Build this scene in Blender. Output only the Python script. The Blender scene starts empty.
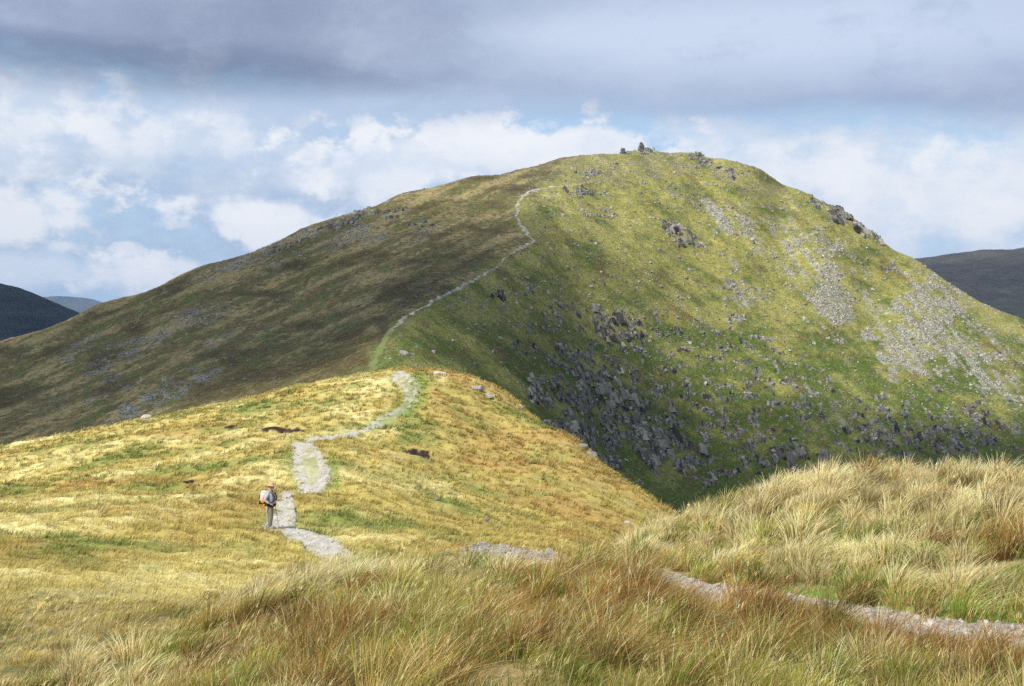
import bpy, bmesh, math, random
import numpy as np
np.seterr(over='ignore')
from mathutils import Vector, Matrix, Euler

random.seed(7)
RNG = np.random.default_rng(11)
F = 1236.0                     # focal length in pixels of a 1024 px wide frame
CX, CY = 512.0, 343.0
C = bpy.context.scene.collection
SUN_EL = math.radians(47)
SUN_AZ = math.radians(220)     # compass bearing from +Y: behind the camera, to the left
SUN = Vector((math.sin(SUN_AZ) * math.cos(SUN_EL), math.cos(SUN_AZ) * math.cos(SUN_EL), math.sin(SUN_EL)))

# ------------------------------------------------------------------ noise
def _h(ix, iy, seed):
    n = (ix.astype(np.int64) * 374761393 + iy.astype(np.int64) * 668265263 + seed * 2147483647) & 0xFFFFFFFF
    n = ((n ^ (n >> 13)) * 1274126177) & 0xFFFFFFFF
    n = ((n ^ (n >> 16)) * 2246822519) & 0xFFFFFFFF
    n = n ^ (n >> 15)
    return (n & 0xFFFFFF) / float(0x1000000)

_ga = np.arange(256) * (2 * np.pi / 256)
_GX = np.cos(_ga).astype(np.float32); _GY = np.sin(_ga).astype(np.float32)
def perlin(x, y, seed=0):
    x0 = np.floor(x); y0 = np.floor(y)
    fx = (x - x0).astype(np.float32); fy = (y - y0).astype(np.float32)
    ix = x0.astype(np.int64).astype(np.uint32); iy = y0.astype(np.int64).astype(np.uint32)
    u = fx * fx * fx * (fx * (fx * 6 - 15) + 10); v = fy * fy * fy * (fy * (fy * 6 - 15) + 10)
    sd = np.uint32((seed * 2654435761) & 0xFFFFFFFF)
    def g(dx, dy):
        n = (ix + np.uint32(dx)) * np.uint32(374761393) + (iy + np.uint32(dy)) * np.uint32(668265263) + sd
        n ^= n >> np.uint32(13); n *= np.uint32(1274126177); n ^= n >> np.uint32(16)
        a = (n & np.uint32(255)).astype(np.intp)
        return _GX[a] * (fx - dx) + _GY[a] * (fy - dy)
    a = g(0, 0); b = g(1, 0); c = g(0, 1); d = g(1, 1)
    return (a + (b - a) * u) * (1 - v) * 1.5 + (c + (d - c) * u) * v * 1.5

def fbm(x, y, octs=4, seed=0, gain=.5):
    s = 0; a = 1; n = 0
    for i in range(octs):
        s = s + a * perlin(x * 2 ** i + 17.3 * i, y * 2 ** i - 9.1 * i, seed + i)
        n += a; a *= gain
    return s / n * 1.3

def cell(x, y, seed=0):
    """nearest-feature cell noise: (distance, per-cell random)"""
    x0 = np.floor(x); y0 = np.floor(y)
    best = np.full(x.shape, 9.0); rid = np.zeros(x.shape)
    for dx in (-1, 0, 1):
        for dy in (-1, 0, 1):
            px = x0 + dx + _h(x0 + dx, y0 + dy, seed); py = y0 + dy + _h(x0 + dx, y0 + dy, seed + 5)
            d = (px - x) ** 2 + (py - y) ** 2
            m = d < best
            best = np.where(m, d, best); rid = np.where(m, _h(x0 + dx, y0 + dy, seed + 9), rid)
    return np.sqrt(best), rid

def sm(a, b, x):
    t = np.clip((x - a) / (b - a), 0, 1)
    return t * t * (3 - 2 * t)

def lerp(a, b, t):
    t = np.asarray(t)[..., None]
    return np.asarray(a) * (1 - t) + np.asarray(b) * t

# ------------------------------------------------------------------ terrain: surveyed heights, thin-plate surface
PTS = []
def Z(px, Y, z): PTS.append((px, Y, z / Y))
def P(px, Y, py): PTS.append((px, Y, (CY - py) / F))
for px in (-260, 100, 512, 900, 1280): Z(px, 3, -1.65); Z(px, 4.4, -1.70)
for a in ((-100, 6, -1.95), (0, 6, -2.0), (150, 7, -2.1), (300, 8, -1.98), (512, 6, -1.66), (512, 9, -1.9), (512, 11, -2.12), (512, 13, -2.42),
          (700, 8, -1.86), (1000, 6, -1.66), (0, 8, -2.45), (150, 10, -2.55), (250, 12, -2.58), (350, 13.5, -2.5), (300, 10, -2.14), (430, 15.5, -2.78),
          (485, 16.5, -2.70), (485, 15.2, -2.68), (550, 15.2, -2.63), (430, 15, -2.70), (560, 14, -2.46), (600, 12.5, -2.28), (650, 11.3, -2.15), (720, 10.3, -2.06), (800, 9.3, -1.98), (900, 8.3, -1.88),
          (1024, 7.5, -1.78), (1140, 7, -1.72), (850, 7.4, -1.86), (600, 15, -2.78), (640, 15.5, -2.52), (700, 15.5, -2.26), (760, 15, -1.96),
          (820, 15, -1.78), (870, 15, -1.70), (960, 14, -1.66), (1024, 13.5, -1.6), (1140, 13, -1.5), (700, 12.5, -2.24), (800, 11.5, -2.02),
          (870, 11, -1.97), (960, 10, -1.88), (1024, 9.5, -1.82), (870, 13, -1.84), (1024, 11.5, -1.72), (700, 19, -3.0), (870, 18, -2.3),
          (1024, 17, -2.2), (870, 22, -3.9), (700, 25, -5.6), (1140, 20, -3.4), (560, 18, -3.3), (485, 20, -3.9)): Z(*a)
for a in ((-120, 20, 602), (-120, 60, 505), (-120, 100, 475), (-120, 125, 465), (-120, 160, 495), (-120, 240, 452),
          (0, 14, 622), (0, 24, 577), (0, 40, 530), (0, 60, 503), (0, 90, 470), (0, 120, 448), (0, 150, 476), (0, 200, 462), (0, 240, 441),
          (100, 18, 602), (100, 30, 567), (100, 60, 498), (100, 90, 456), (100, 121, 428), (100, 150, 452), (100, 190, 440), (100, 230, 424),
          (200, 20, 606), (200, 36, 557), (200, 60, 494), (200, 90, 446), (200, 126, 409), (200, 155, 432), (200, 195, 414),
          (250, 22, 606), (250, 33, 572), (270, 48, 529), (300, 60, 492), (310, 75, 452), (300, 100, 420), (290, 130, 388), (290, 160, 407), (290, 200, 391),
          (350, 20, 596), (350, 30, 576), (335, 42, 548), (375, 70, 470), (378, 95, 426), (375, 132, 373), (375, 155, 384), (375, 195, 366),
          (450, 25, 592), (450, 45, 548), (440, 60, 515), (440, 80, 470), (440, 105, 415), (440, 130, 370), (440, 155, 392), (440, 200, 380),
          (500, 60, 525), (500, 85, 470), (500, 110, 425), (500, 126, 389), (500, 150, 424), (500, 210, 410),
          (560, 25, 612), (560, 40, 565), (560, 50, 543), (580, 75, 502), (580, 95, 464), (580, 110, 444), (580, 135, 484), (580, 200, 474), (580, 255, 452),
          (640, 25, 640), (620, 60, 548), (640, 80, 512), (640, 96, 492), (640, 118, 534), (640, 200, 524), (640, 285, 492),
          (665, 86, 511), (665, 110, 560), (700, 90, 535), (760, 30, 605), (870, 30, 620), (1024, 30, 620), (1140, 30, 600), (760, 80, 572), (870, 80, 600), (1024, 80, 620),
          (1140, 80, 620), (700, 230, 560), (800, 230, 565), (920, 230, 565), (1024, 230, 565), (1150, 230, 570),
          (0, 290, 400), (0, 340, 365), (100, 300, 370), (100, 350, 335), (200, 260, 368), (200, 320, 320), (200, 360, 290),
          (300, 250, 355), (300, 300, 315), (300, 350, 275), (375, 240, 336), (375, 300, 290), (375, 360, 240), (375, 400, 215),
          (400, 230, 323), (440, 265, 299), (460, 290, 287), (440, 320, 262), (440, 380, 220), (500, 325, 262), (500, 370, 230), (490, 410, 198),
          (535, 350, 241), (520, 385, 211), (525, 410, 195), (548, 425, 188), (600, 445, 180),
          (400, 205, 352), (450, 215, 374), (455, 245, 335), (500, 235, 394), (500, 265, 345), (500, 295, 300),
          (560, 270, 427), (560, 290, 382), (560, 315, 332), (560, 345, 282), (560, 375, 243), (570, 405, 212),
          (620, 290, 475), (620, 310, 432), (620, 335, 370), (620, 360, 310), (620, 390, 255), (620, 420, 215), (630, 450, 180),
          (700, 318, 482), (700, 345, 412), (700, 370, 342), (700, 400, 282), (700, 430, 230), (700, 455, 186),
          (780, 330, 472), (780, 355, 402), (780, 385, 332), (780, 415, 277), (780, 445, 222),
          (870, 330, 466), (870, 355, 411), (870, 385, 352), (870, 418, 295), (950, 330, 466), (950, 360, 405), (950, 390, 350), (950, 415, 306),
          (1024, 330, 462), (1024, 362, 410), (1024, 395, 360), (1150, 330, 470), (1150, 380, 425)): P(*a)
SKY = ((-120, 380, 392), (0, 385, 341), (100, 395, 304), (200, 400, 266), (300, 415, 230), (340, 420, 216), (400, 430, 194), (470, 450, 177),
       (520, 462, 169.5), (560, 470, 158.5), (600, 476, 153.5), (640, 480, 150), (690, 478, 153.5), (725, 475, 160), (760, 470, 170), (800, 465, 191), (835, 458, 210), (870, 450, 233), (915, 445, 260),
       (1024, 430, 320), (1150, 420, 388))
for px, Y, py in SKY:
    P(px, Y, py); P(px, Y + 30, py + 14); P(px, Y + 110, py + 70); P(px, 1000, 430)
_p = np.array(PTS)
_cu = (_p[:, 0] - CX) / F * 3.0; _cw = np.log(_p[:, 1]); _cv = _p[:, 2]
def _tps(d2): return np.where(d2 > 1e-12, d2 * np.log(np.maximum(d2, 1e-12)), 0)
_n = len(_p)
_A = np.zeros((_n + 3, _n + 3))
_A[:_n, :_n] = _tps((_cu[:, None] - _cu) ** 2 + (_cw[:, None] - _cw) ** 2) + np.eye(_n) * 1e-4
_A[:_n, _n] = 1; _A[:_n, _n + 1] = _cu; _A[:_n, _n + 2] = _cw
_A[_n:, :_n] = _A[:_n, _n:].T
_sol = np.linalg.solve(_A, np.concatenate([_cv, [0, 0, 0]]))

_GU = np.arange(-.572, .5721, .004); _GW = np.arange(math.log(3) - .03, math.log(1000) + .04, .008)
_gu, _gw = np.meshgrid(_GU * 3.0, _GW)
_grid = _sol[_n] + _sol[_n + 1] * _gu + _sol[_n + 2] * _gw
for _i in range(_n):
    _grid += _sol[_i] * _tps((_gu - _cu[_i]) ** 2 + (_gw - _cw[_i]) ** 2)

def base_v(u, Y):
    a = (np.clip(u, -.56, .56) - _GU[0]) / .004; b = (np.log(np.clip(Y, 3, 1000)) - _GW[0]) / .008
    ia = np.clip(np.floor(a).astype(int), 1, len(_GU) - 3); ib = np.clip(np.floor(b).astype(int), 1, len(_GW) - 3)
    fa = a - ia; fb = b - ib
    def wts(t): return (-.5 * t + t * t - .5 * t ** 3, 1 - 2.5 * t * t + 1.5 * t ** 3, .5 * t + 2 * t * t - 1.5 * t ** 3, -.5 * t * t + .5 * t ** 3)
    wa = wts(fa); wb = wts(fb); out = 0
    for j in range(4):
        row = 0
        for i in range(4): row = row + wa[i] * _grid[ib + j - 1, ia + i - 1]
        out = out + wb[j] * row
    return np.where(Y < 3, -1.65 / np.maximum(Y, .2), out)

# ------------------------------------------------------------------ zones (where things lie on the land)
def proj(X, Y, z):
    return CX + F * X / Y, CY - F * z / Y

def ell(px, py, zones, seed=3, wob=.35):
    """soft union of ellipses (cx, cy, rx, ry, angle deg, strength)"""
    n1 = fbm(px / 22, py / 14, 3, seed)
    out = np.zeros(px.shape)
    for cx, cy, rx, ry, an, st in zones:
        a = math.radians(an); c, s = math.cos(a), math.sin(a)
        dx = px - cx; dy = py - cy
        q = np.sqrt(((dx * c + dy * s) / rx) ** 2 + ((-dx * s + dy * c) / ry) ** 2) + n1 * wob
        out = np.maximum(out, st * sm(1.15, .55, q))
    return out

CRAG = [(700, 390, 190, 80, 15, .52), (600, 330, 110, 40, 20, .45), (930, 430, 120, 40, 5, .6), (830, 420, 80, 40, 15, .52), (600, 400, 70, 45, 30, .9), (650, 440, 60, 30, 20, 1), (620, 330, 40, 22, 30, .75), (570, 352, 28, 14, 20, .7), (545, 395, 30, 14, 35, .8), (590, 450, 55, 18, 38, .95),
        (730, 430, 45, 28, 20, .7), (790, 460, 60, 20, 0, .8), (770, 340, 30, 16, 30, .5), (680, 234, 26, 12, 25, .85), (660, 225, 18, 7, 10, .6), (733, 292, 14, 16, 40, .6),
        (835, 214, 34, 7, 28, .8), (870, 236, 20, 5, 25, .7), (640, 152, 24, 5, 0, .6), (700, 160, 18, 6, 15, .8), (730, 172, 16, 6, 20, .7), (590, 172, 30, 5, -8, .55),
        (920, 440, 90, 18, 5, .8), (985, 420, 50, 18, 20, .7), (880, 400, 30, 12, 20, .5), (585, 192, 20, 5, 5, .8), (553, 215, 14, 5, 0, .6), (500, 296, 9, 4, 0, .9), (527, 294, 8, 3, 0, .9),
        (346, 222, 40, 9, -25, .6), (390, 215, 24, 7, -5, .7), (420, 225, 16, 5, 0, .55), (300, 240, 40, 7, -25, .5), (700, 470, 40, 20, 20, .75), (580, 190, 16, 4, 0, .7), (620, 150, 10, 3, 0, .5), (525, 345, 24, 9, 10, .5), (600, 215, 30, 8, 15, .45), (890, 232, 10, 4, 20, .6), (888, 270, 12, 4, 20, .7)]
SCREE = [(735, 222, 30, 10, 30, .9), (700, 205, 30, 6, 25, .6), (770, 252, 34, 8, 40, .6), (825, 285, 26, 40, -25, .95), (800, 258, 50, 9, 35, .75), (850, 290, 60, 9, 35, .6), (930, 300, 30, 9, 50, .6),
         (930, 318, 34, 30, 30, 1), (910, 345, 40, 15, 15, 1), (900, 350, 34, 16, 30, .9), (960, 345, 50, 10, 30, .8), (985, 375, 50, 12, 25, .8), (1000, 340, 40, 7, 30, .7), (740, 290, 10, 22, -15, .8), (760, 300, 16, 12, 0, .5), (850, 420, 60, 8, 30, .5), (780, 225, 50, 7, 30, .6), (830, 245, 50, 7, 33, .6),
         (117, 352, 30, 8, -18, .75), (205, 312, 20, 7, -20, .6), (165, 393, 36, 7, -28, .8), (112, 385, 18, 7, -25, .7), (84, 344, 18, 6, -20, .6), (327, 238, 40, 8, -25, .65), (240, 262, 40, 5, -20, .6), (280, 250, 40, 6, -22, .5), (60, 400, 20, 5, -25, .35), (180, 330, 30, 6, -20, .4), (390, 240, 20, 6, -5, .5), (240, 330, 30, 5, -20, .35), (290, 300, 20, 4, -15, .3)]
SPARSE = [(985, 385, 90, 60, 20, .8), (960, 310, 90, 30, 35, .8), (840, 260, 120, 40, 35, .6), (760, 300, 280, 110, 25, .5), (600, 250, 110, 60, 10, .35), (560, 330, 120, 60, 20, .35), (650, 178, 130, 26, 0, 1.0), (560, 200, 60, 20, 0, .6), (950, 400, 160, 60, 10, .5)]
BIGPATH = [[(374, 366), (380, 350), (388, 334), (405, 318), (430, 302), (447, 294), (465, 285), (480, 276), (497, 268), (505, 258), (516, 250), (535, 241), (530, 236), (522, 226), (516, 216), (517, 207), (522, 197), (530, 191), (548, 187), (575, 185), (600, 180)],
           [5, 4.5, 3.0, 1.5, 1.6, 1.8, 2.4, 1.6, 1.4, 1.8, 1.8, 1.7, 1.6, 2.1, 1.8, 2.0, 2.0, 1.4, .9, .7, .5]]
SPUR_MAIN = [(264, 524), (272, 515), (275, 505), (277, 495), (285, 492), (292, 489), (293, 496), (296, 511), (294, 526), (308, 529), (329, 536), (342, 543), (354, 556), (356, 568), (345, 568), (312, 556), (299, 546), (279, 535), (261, 529)]
SPUR_LOOP = [(291, 443), (312, 442), (322, 455), (330, 470), (331, 483), (320, 491), (300, 496), (296, 480), (292, 462)]
SPUR_UP = [(300, 441), (312, 438), (340, 434), (360, 430), (380, 416), (396, 409), (403, 402), (400, 388), (390, 377), (398, 371), (412, 373), (420, 386), (416, 402), (404, 413), (394, 420), (374, 430), (345, 438), (318, 442)]
NEAR_PATH = [(1250, 662), (1024, 653), (960, 646), (900, 633), (850, 622), (800, 615), (740, 604), (690, 594), (640, 586), (600, 577), (565, 568), (520, 560), (455, 558), (425, 552), (440, 543), (500, 539), (540, 546), (562, 552), (600, 556), (640, 567), (700, 579), (760, 592), (830, 602), (880, 611), (940, 619), (1024, 622), (1250, 628)]

def inpoly(px, py, poly):
    c = np.zeros(px.shape, bool); n = len(poly)
    for i in range(n):
        x1, y1 = poly[i]; x2, y2 = poly[(i + 1) % n]
        if y1 == y2: continue
        m = ((y1 > py) != (y2 > py)) & (px < (x2 - x1) * (py - y1) / (y2 - y1) + x1)
        c ^= m
    return c

def distpoly(px, py, line, wid):
    best = np.full(px.shape, 99.0)
    for (x1, y1), (x2, y2), w1, w2 in zip(line[:-1], line[1:], wid[:-1], wid[1:]):
        dx, dy = x2 - x1, y2 - y1
        t = np.clip(((px - x1) * dx + (py - y1) * dy) / (dx * dx + dy * dy), 0, 1)
        d = np.hypot(px - x1 - t * dx, py - y1 - t * dy) / (w1 + (w2 - w1) * t)
        best = np.minimum(best, d)
    return best

HAGS = [(418, 452, 17, 4.6, 14), (282, 429, 26, 1.8, -2), (189, 481, 8, 2.4, 3), (8, 485, 8, 1.8, 0), (232, 427, 8, 2, 0)]   # peat scars on the spur
NHAGS = [(768, 516, 22, 9, -25), (866, 506, 11, 4, 0), (884, 507, 5, 5, 0)]

def land(u, Y):
    """height, path mask, rock mask, and pixel position of the smooth land for arrays u = X / Y, Y"""
    X = u * Y
    v = base_v(u, Y)
    z0 = v * Y
    px, py = proj(X, Y, z0)
    near = Y < 24; spur = (Y >= 34) & (Y < 150); mt = Y >= 175
    path = np.zeros(px.shape); z = z0.copy(); craggy = np.zeros(px.shape); hag = np.zeros(px.shape)
    if Y.min() < 165:
        jx = fbm(X * 1.7, Y * 1.7, 3, 40)
        path = np.where(near & inpoly(px + jx * 9, py + jx * 3, NEAR_PATH), 1, path)
        jx = fbm(X / 1.2, Y / 1.2, 3, 41)
        for pg in (SPUR_MAIN, SPUR_LOOP, SPUR_UP):
            path = np.where(spur & inpoly(px + jx * 3, py + jx * 1.2, pg), 1, path)
        fade = np.where(path > 0, .25, 1.0)
        z += fade * sm(2, 5, Y) * (.3 + .7 * sm(6.8, 9, Y)) * (.07 * fbm(X / .6, Y / .6, 2, 1) + .13 * fbm(X / 1.5, Y / 1.5, 2, 2)) * sm(60, 20, Y)
        ms = sm(24, 45, Y) * sm(175, 140, Y)
        z += ms * fade * (.20 * fbm(X / 1.6, Y / 1.6, 3, 3) + .32 * fbm(X / 6, Y / 6, 3, 4))
        for hs, cond in ((HAGS, spur), (NHAGS, near & (Y > 10))):
            for cx, cy, rx, ry, an in hs:
                a = math.radians(an); c, s = math.cos(a), math.sin(a)
                dx = px - cx; dy = py - cy
                m = cond & (np.abs(dx) < rx * 2) & (np.abs(dy) < rx * 2)
                if not m.any(): continue
                q = np.full(px.shape, 9.0)
                q[m] = np.hypot((dx[m] * c + dy[m] * s) / rx, (-dx[m] * s + dy[m] * c) / ry) + .45 * fbm(px[m] / 7, py[m] / 3, 2, 60)
                hag = np.maximum(hag, sm(1.05, .8, q))
        z -= hag * np.where(near, .3, .03)
    if Y.max() > 170:
        dm = distpoly(px + fbm(X / 4, Y / 4, 3, 43) * 2.6, py, BIGPATH[0], [w * (.8 if i > 2 else .9) for i, w in enumerate(BIGPATH[1])]) + .9 * fbm(X / 2.2, Y / 4, 3, 44) + .25
        path = np.where(mt & (dm < 1), 1, path)
        rock = np.where(mt, ell(px, py, CRAG, 3, .6), 0)
        rn = fbm(X / 3.2, Y / 5 + z0 / 4, 4, 50)
        craggy = rock * sm(-.02, .22, rn + (rock - .75) * .6)
        mm = sm(175, 215, Y) * np.where(path > 0, .5, 1)
        z += mm * (.55 * fbm(X / 14, Y / 14, 4, 5) + .30 * fbm(X / 3.2, Y / 3.2, 3, 6))
        d1, c1 = cell(X / 2.6 + .3 * rn, Y / 2.6, 7); d2, c2 = cell(X / 1.2, Y / 1.3, 8)
        z += mm * craggy * (1.7 * (c1 - .3) + 1.0 * (c2 - .5) + 1.2 * fbm(X / 6, Y / 5, 3, 9))
    return X, z, path, craggy, hag, px, py

def crest(px, y0, y1):
    """the skyline point of the land at px between two depths"""
    Y = np.arange(y0, y1, .25); u = np.full(Y.shape, (px - CX) / F)
    z = land(u, Y)[1]; i = int(np.argmax(z / Y))
    return Vector((u[i] * Y[i], Y[i], z[i]))

def ray_hit(px, py, y0, y1, step=.002):
    """first point of the land met by the sight line through px, py between the depths y0 and y1"""
    Y = np.exp(np.arange(math.log(y0), math.log(y1), step)); u = np.full(Y.shape, (px - CX) / F)
    z = land(u, Y)[1]
    hit = np.nonzero(z / Y >= (CY - py) / F)[0]
    i = hit[0] if len(hit) else int(np.argmax(z / Y))
    return Vector((u[i] * Y[i], Y[i], z[i]))

# ------------------------------------------------------------------ colours of the land (albedo, with a sunlit rim and crack shadows painted in)
STRAW = np.array((.62, .54, .235)); GOLD = np.array((.425, .34, .098)); RUST = np.array((.33, .215, .065)); GREEN = np.array((.17, .205, .045)); OLIVE = np.array((.28, .265, .075))
def spur_colour(X, Y, px, py):
    a = fbm(X / 8, Y / 9, 4, 20); b = fbm(X / 5 + 5, Y / 7, 4, 21); c = fbm(X / 1.1, Y / 1.6, 3, 22); d = fbm(X / 9, Y / 12, 3, 23)
    flank = sm(380, 520, px) * sm(28, 45, Y)
    col = lerp(GOLD, STRAW, sm(-.2, .5, a + .6 * c - .35 * flank))
    col = lerp(col, OLIVE, .85 * sm(-.1, .3, b + .4 * c + .08 * flank))
    col = lerp(col, GREEN, .8 * sm(.22, .5, b + .25 * c + .3 * ell(px, py, [(130, 468, 110, 13, 0, 1), (250, 405, 60, 6, -15, 1), (500, 500, 40, 9, 20, .8), (250, 520, 40, 10, 10, .6), (400, 440, 25, 7, 0, .8), (200, 560, 80, 8, 0, .6), (590, 548, 50, 8, 0, .8)])))
    rz = ell(px, py, [(60, 487, 70, 5, 0, 1), (200, 438, 110, 5, 3, .7), (180, 490, 60, 4, -4, .8), (270, 540, 30, 8, 20, .7), (480, 430, 90, 13, 32, .9), (520, 450, 90, 10, 30, .7), (570, 500, 70, 12, 30, .6), (420, 470, 60, 8, 20, .7), (20, 538, 40, 5, 0, .5), (120, 560, 40, 6, 0, .5), (470, 385, 40, 6, 30, .8)])
    col = lerp(col, RUST * 1.15, np.clip(.65 * rz * sm(-.4, .3, c + d) + .5 * sm(.2, .5, d - .4 * a + .25 * c) + .6 * flank * sm(-.35, .25, d + c + .3 * b), 0, .85))
    pale = ell(px, py, [(90, 520, 130, 14, -4, .8), (120, 600, 160, 22, -8, 1), (60, 455, 70, 7, -8, .8), (330, 380, 60, 6, -8, .6), (60, 640, 90, 16, -15, .8), (200, 590, 90, 14, -12, .9)])
    col = lerp(col, STRAW * 1.05, pale * .65 * sm(-.5, .2, c))
    lg = ell(px, py, [(415, 395, 14, 28, 20, .8), (335, 470, 5, 24, -8, 1), (380, 425, 20, 8, -10, .6)]) * sm(30, 40, Y)
    col = lerp(col, np.array((.16, .26, .04)), lg * .6)
    return col

def mountain_colour(X, Y, z, px, py, craggy):
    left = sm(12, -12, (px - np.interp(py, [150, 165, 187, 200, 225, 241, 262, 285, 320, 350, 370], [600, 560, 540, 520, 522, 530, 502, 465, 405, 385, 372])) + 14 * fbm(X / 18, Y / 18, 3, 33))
    a = fbm(X / 16, z / 9 + Y / 40, 4, 30); b = fbm(X / 5, z / 3, 4, 31); c = fbm(X / 1.6, z / 1.0 + Y / 3, 3, 32)
    dg = fbm((px * .8 + py * .6) / 60, (-px * .6 + py * .8) / 13, 4, 34)      # strips running down the fall line
    right = lerp(np.array((.245, .23, .062)), np.array((.075, .105, .018)), sm(-.3, .3, a * .5 + dg * .4 + .25 * b + .4 * c + .42 * sm(250, 420, py) - .2))
    right = lerp(right, np.array((.13, .095, .03)), .7 * sm(.15, .45, dg * .5 + b * .6 - .3 * a + .2 * c))
    right = lerp(right, np.array((.20, .175, .11)), .7 * ell(px, py, [(640, 165, 90, 14, 0, 1), (760, 190, 70, 12, 25, .9), (590, 178, 50, 8, 0, .8)]) * sm(-.3, .3, b + c))
    right = lerp(right, np.array((.36, .32, .10)), .6 * np.clip(sm(.1, .5, b * .6 - dg * .5) * sm(380, 200, py) + .8 * ell(px, py, [(960, 290, 90, 14, 35, 1), (860, 300, 120, 14, 38, .7)]), 0, 1))  # pale ellipses paint the sunlit rim of the right skyline into the colour
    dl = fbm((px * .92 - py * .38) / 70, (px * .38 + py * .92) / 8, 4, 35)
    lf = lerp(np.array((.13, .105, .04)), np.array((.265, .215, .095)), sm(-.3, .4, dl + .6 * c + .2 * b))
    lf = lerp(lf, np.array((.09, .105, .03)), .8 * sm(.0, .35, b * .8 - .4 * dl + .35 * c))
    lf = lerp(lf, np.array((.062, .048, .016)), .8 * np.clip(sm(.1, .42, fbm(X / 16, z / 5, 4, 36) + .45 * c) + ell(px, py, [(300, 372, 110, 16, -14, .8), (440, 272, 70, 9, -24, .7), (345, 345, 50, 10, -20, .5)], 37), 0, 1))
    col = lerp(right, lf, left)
    gl = ell(px, py, [(378, 355, 11, 16, 20, 1), (395, 330, 9, 10, 0, .8), (440, 305, 30, 5, -25, .6)])
    col = lerp(col, np.array((.12, .155, .035)), gl * .6)
    c1 = cell(X / .8 + .5 * b, z / .7 + Y / 2.2, 51)[1]; 
    vs_ = fbm(X / .9, z / 3.2, 3, 57)
    rockc = lerp(np.array((.022, .022, .020)), np.array((.24, .235, .215)), np.clip(c1 * .35 + .25 + vs_ * 1.1 + c * .3, 0, 1))  # dark end paints vegetation and shadowed cracks into the crag colour
    col = lerp(col, rockc, sm(.04, .34, craggy + .25 * c) * sm(-.6, -.1, b + .2))
    col = col * (1 + .34 * c + .12 * b)[..., None]
    sc = ell(px, py, [(a_, b_, c_ * (1.7 if a_ < 450 else 1.25), d_ * (1.8 if a_ < 450 else 1.5), e_, f_ * (1 if a_ < 450 else .88)) for a_, b_, c_, d_, e_, f_ in SCREE], 52, .8)
    fl = fbm((px * .62 + py * .78) / 46, (-px * .78 + py * .62) / 6, 4, 56)       # stone runs down the fall line
    sc = np.clip(sc * 1.0, 0, .8) * np.where(left > .5, sm(-.2, .5, dl + .8 * c + .4 * (sc - .5)), sm(-.3, .5, 1.1 * fl + .45 * c + .5 * b + 1.1 * (sc - .62)))
    scol = lerp(np.array((.20, .20, .18)), np.array((.46, .45, .41)), np.clip(.5 + c * .8 + (c1 - .5) * .7, 0, 1))
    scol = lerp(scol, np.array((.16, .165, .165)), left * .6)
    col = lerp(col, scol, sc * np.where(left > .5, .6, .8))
    return col, sc, left

# ------------------------------------------------------------------ materials
def new_mat(name):
    m = bpy.data.materials.new(name); m.use_nodes = True
    nt = m.node_tree; nt.nodes.clear()
    return m, nt, nt.nodes.new('ShaderNodeOutputMaterial')

def land_mat(name, scales=((3.0, .35), (14.0, .25)), bump=.3, bscale=9.0, bdist=.05, rough=.95):
    m, nt, out = new_mat(name); N = nt.nodes; L = nt.links
    p = N.new('ShaderNodeBsdfPrincipled'); p.inputs['Roughness'].default_value = rough; p.inputs['Specular IOR Level'].default_value = .15
    at = N.new('ShaderNodeAttribute'); at.attribute_name = 'col'
    tc = N.new('ShaderNodeTexCoord')
    cur = at.outputs['Color']
    for sc, amt in scales:
        n = N.new('ShaderNodeTexNoise'); n.inputs['Scale'].default_value = sc; n.inputs['Detail'].default_value = 3; n.inputs['Roughness'].default_value = .65
        L.new(tc.outputs['Object'], n.inputs['Vector'])
        r = N.new('ShaderNodeMapRange'); r.inputs['From Min'].default_value = .3; r.inputs['From Max'].default_value = .7
        r.inputs['To Min'].default_value = 1 - amt; r.inputs['To Max'].default_value = 1 + amt
        L.new(n.outputs['Fac'], r.inputs['Value'])
        mx = N.new('ShaderNodeVectorMath'); mx.operation = 'SCALE'
        L.new(cur, mx.inputs[0]); L.new(r.outputs['Result'], mx.inputs['Scale']); cur = mx.outputs['Vector']
    L.new(cur, p.inputs['Base Color'])
    n = N.new('ShaderNodeTexNoise'); n.inputs['Scale'].default_value = bscale; n.inputs['Detail'].default_value = 4; n.inputs['Roughness'].default_value = .7
    L.new(tc.outputs['Object'], n.inputs['Vector'])
    b = N.new('ShaderNodeBump'); b.inputs['Strength'].default_value = bump; b.inputs['Distance'].default_value = bdist
    L.new(n.outputs['Fac'], b.inputs['Height']); L.new(b.outputs['Normal'], p.inputs['Normal'])
    L.new(p.outputs['BSDF'], out.inputs['Surface'])
    return m

def grass_mat(name, trans=.4):
    m, nt, out = new_mat(name); N = nt.nodes; L = nt.links
    at = N.new('ShaderNodeAttribute'); at.attribute_name = 'col'
    d = N.new('ShaderNodeBsdfDiffuse'); t = N.new('ShaderNodeBsdfTranslucent'); mx = N.new('ShaderNodeMixShader'); mx.inputs[0].default_value = trans
    L.new(at.outputs['Color'], d.inputs['Color']); L.new(at.outputs['Color'], t.inputs['Color'])
    L.new(d.outputs[0], mx.inputs[1]); L.new(t.outputs[0], mx.inputs[2]); L.new(mx.outputs[0], out.inputs['Surface'])
    return m

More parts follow.
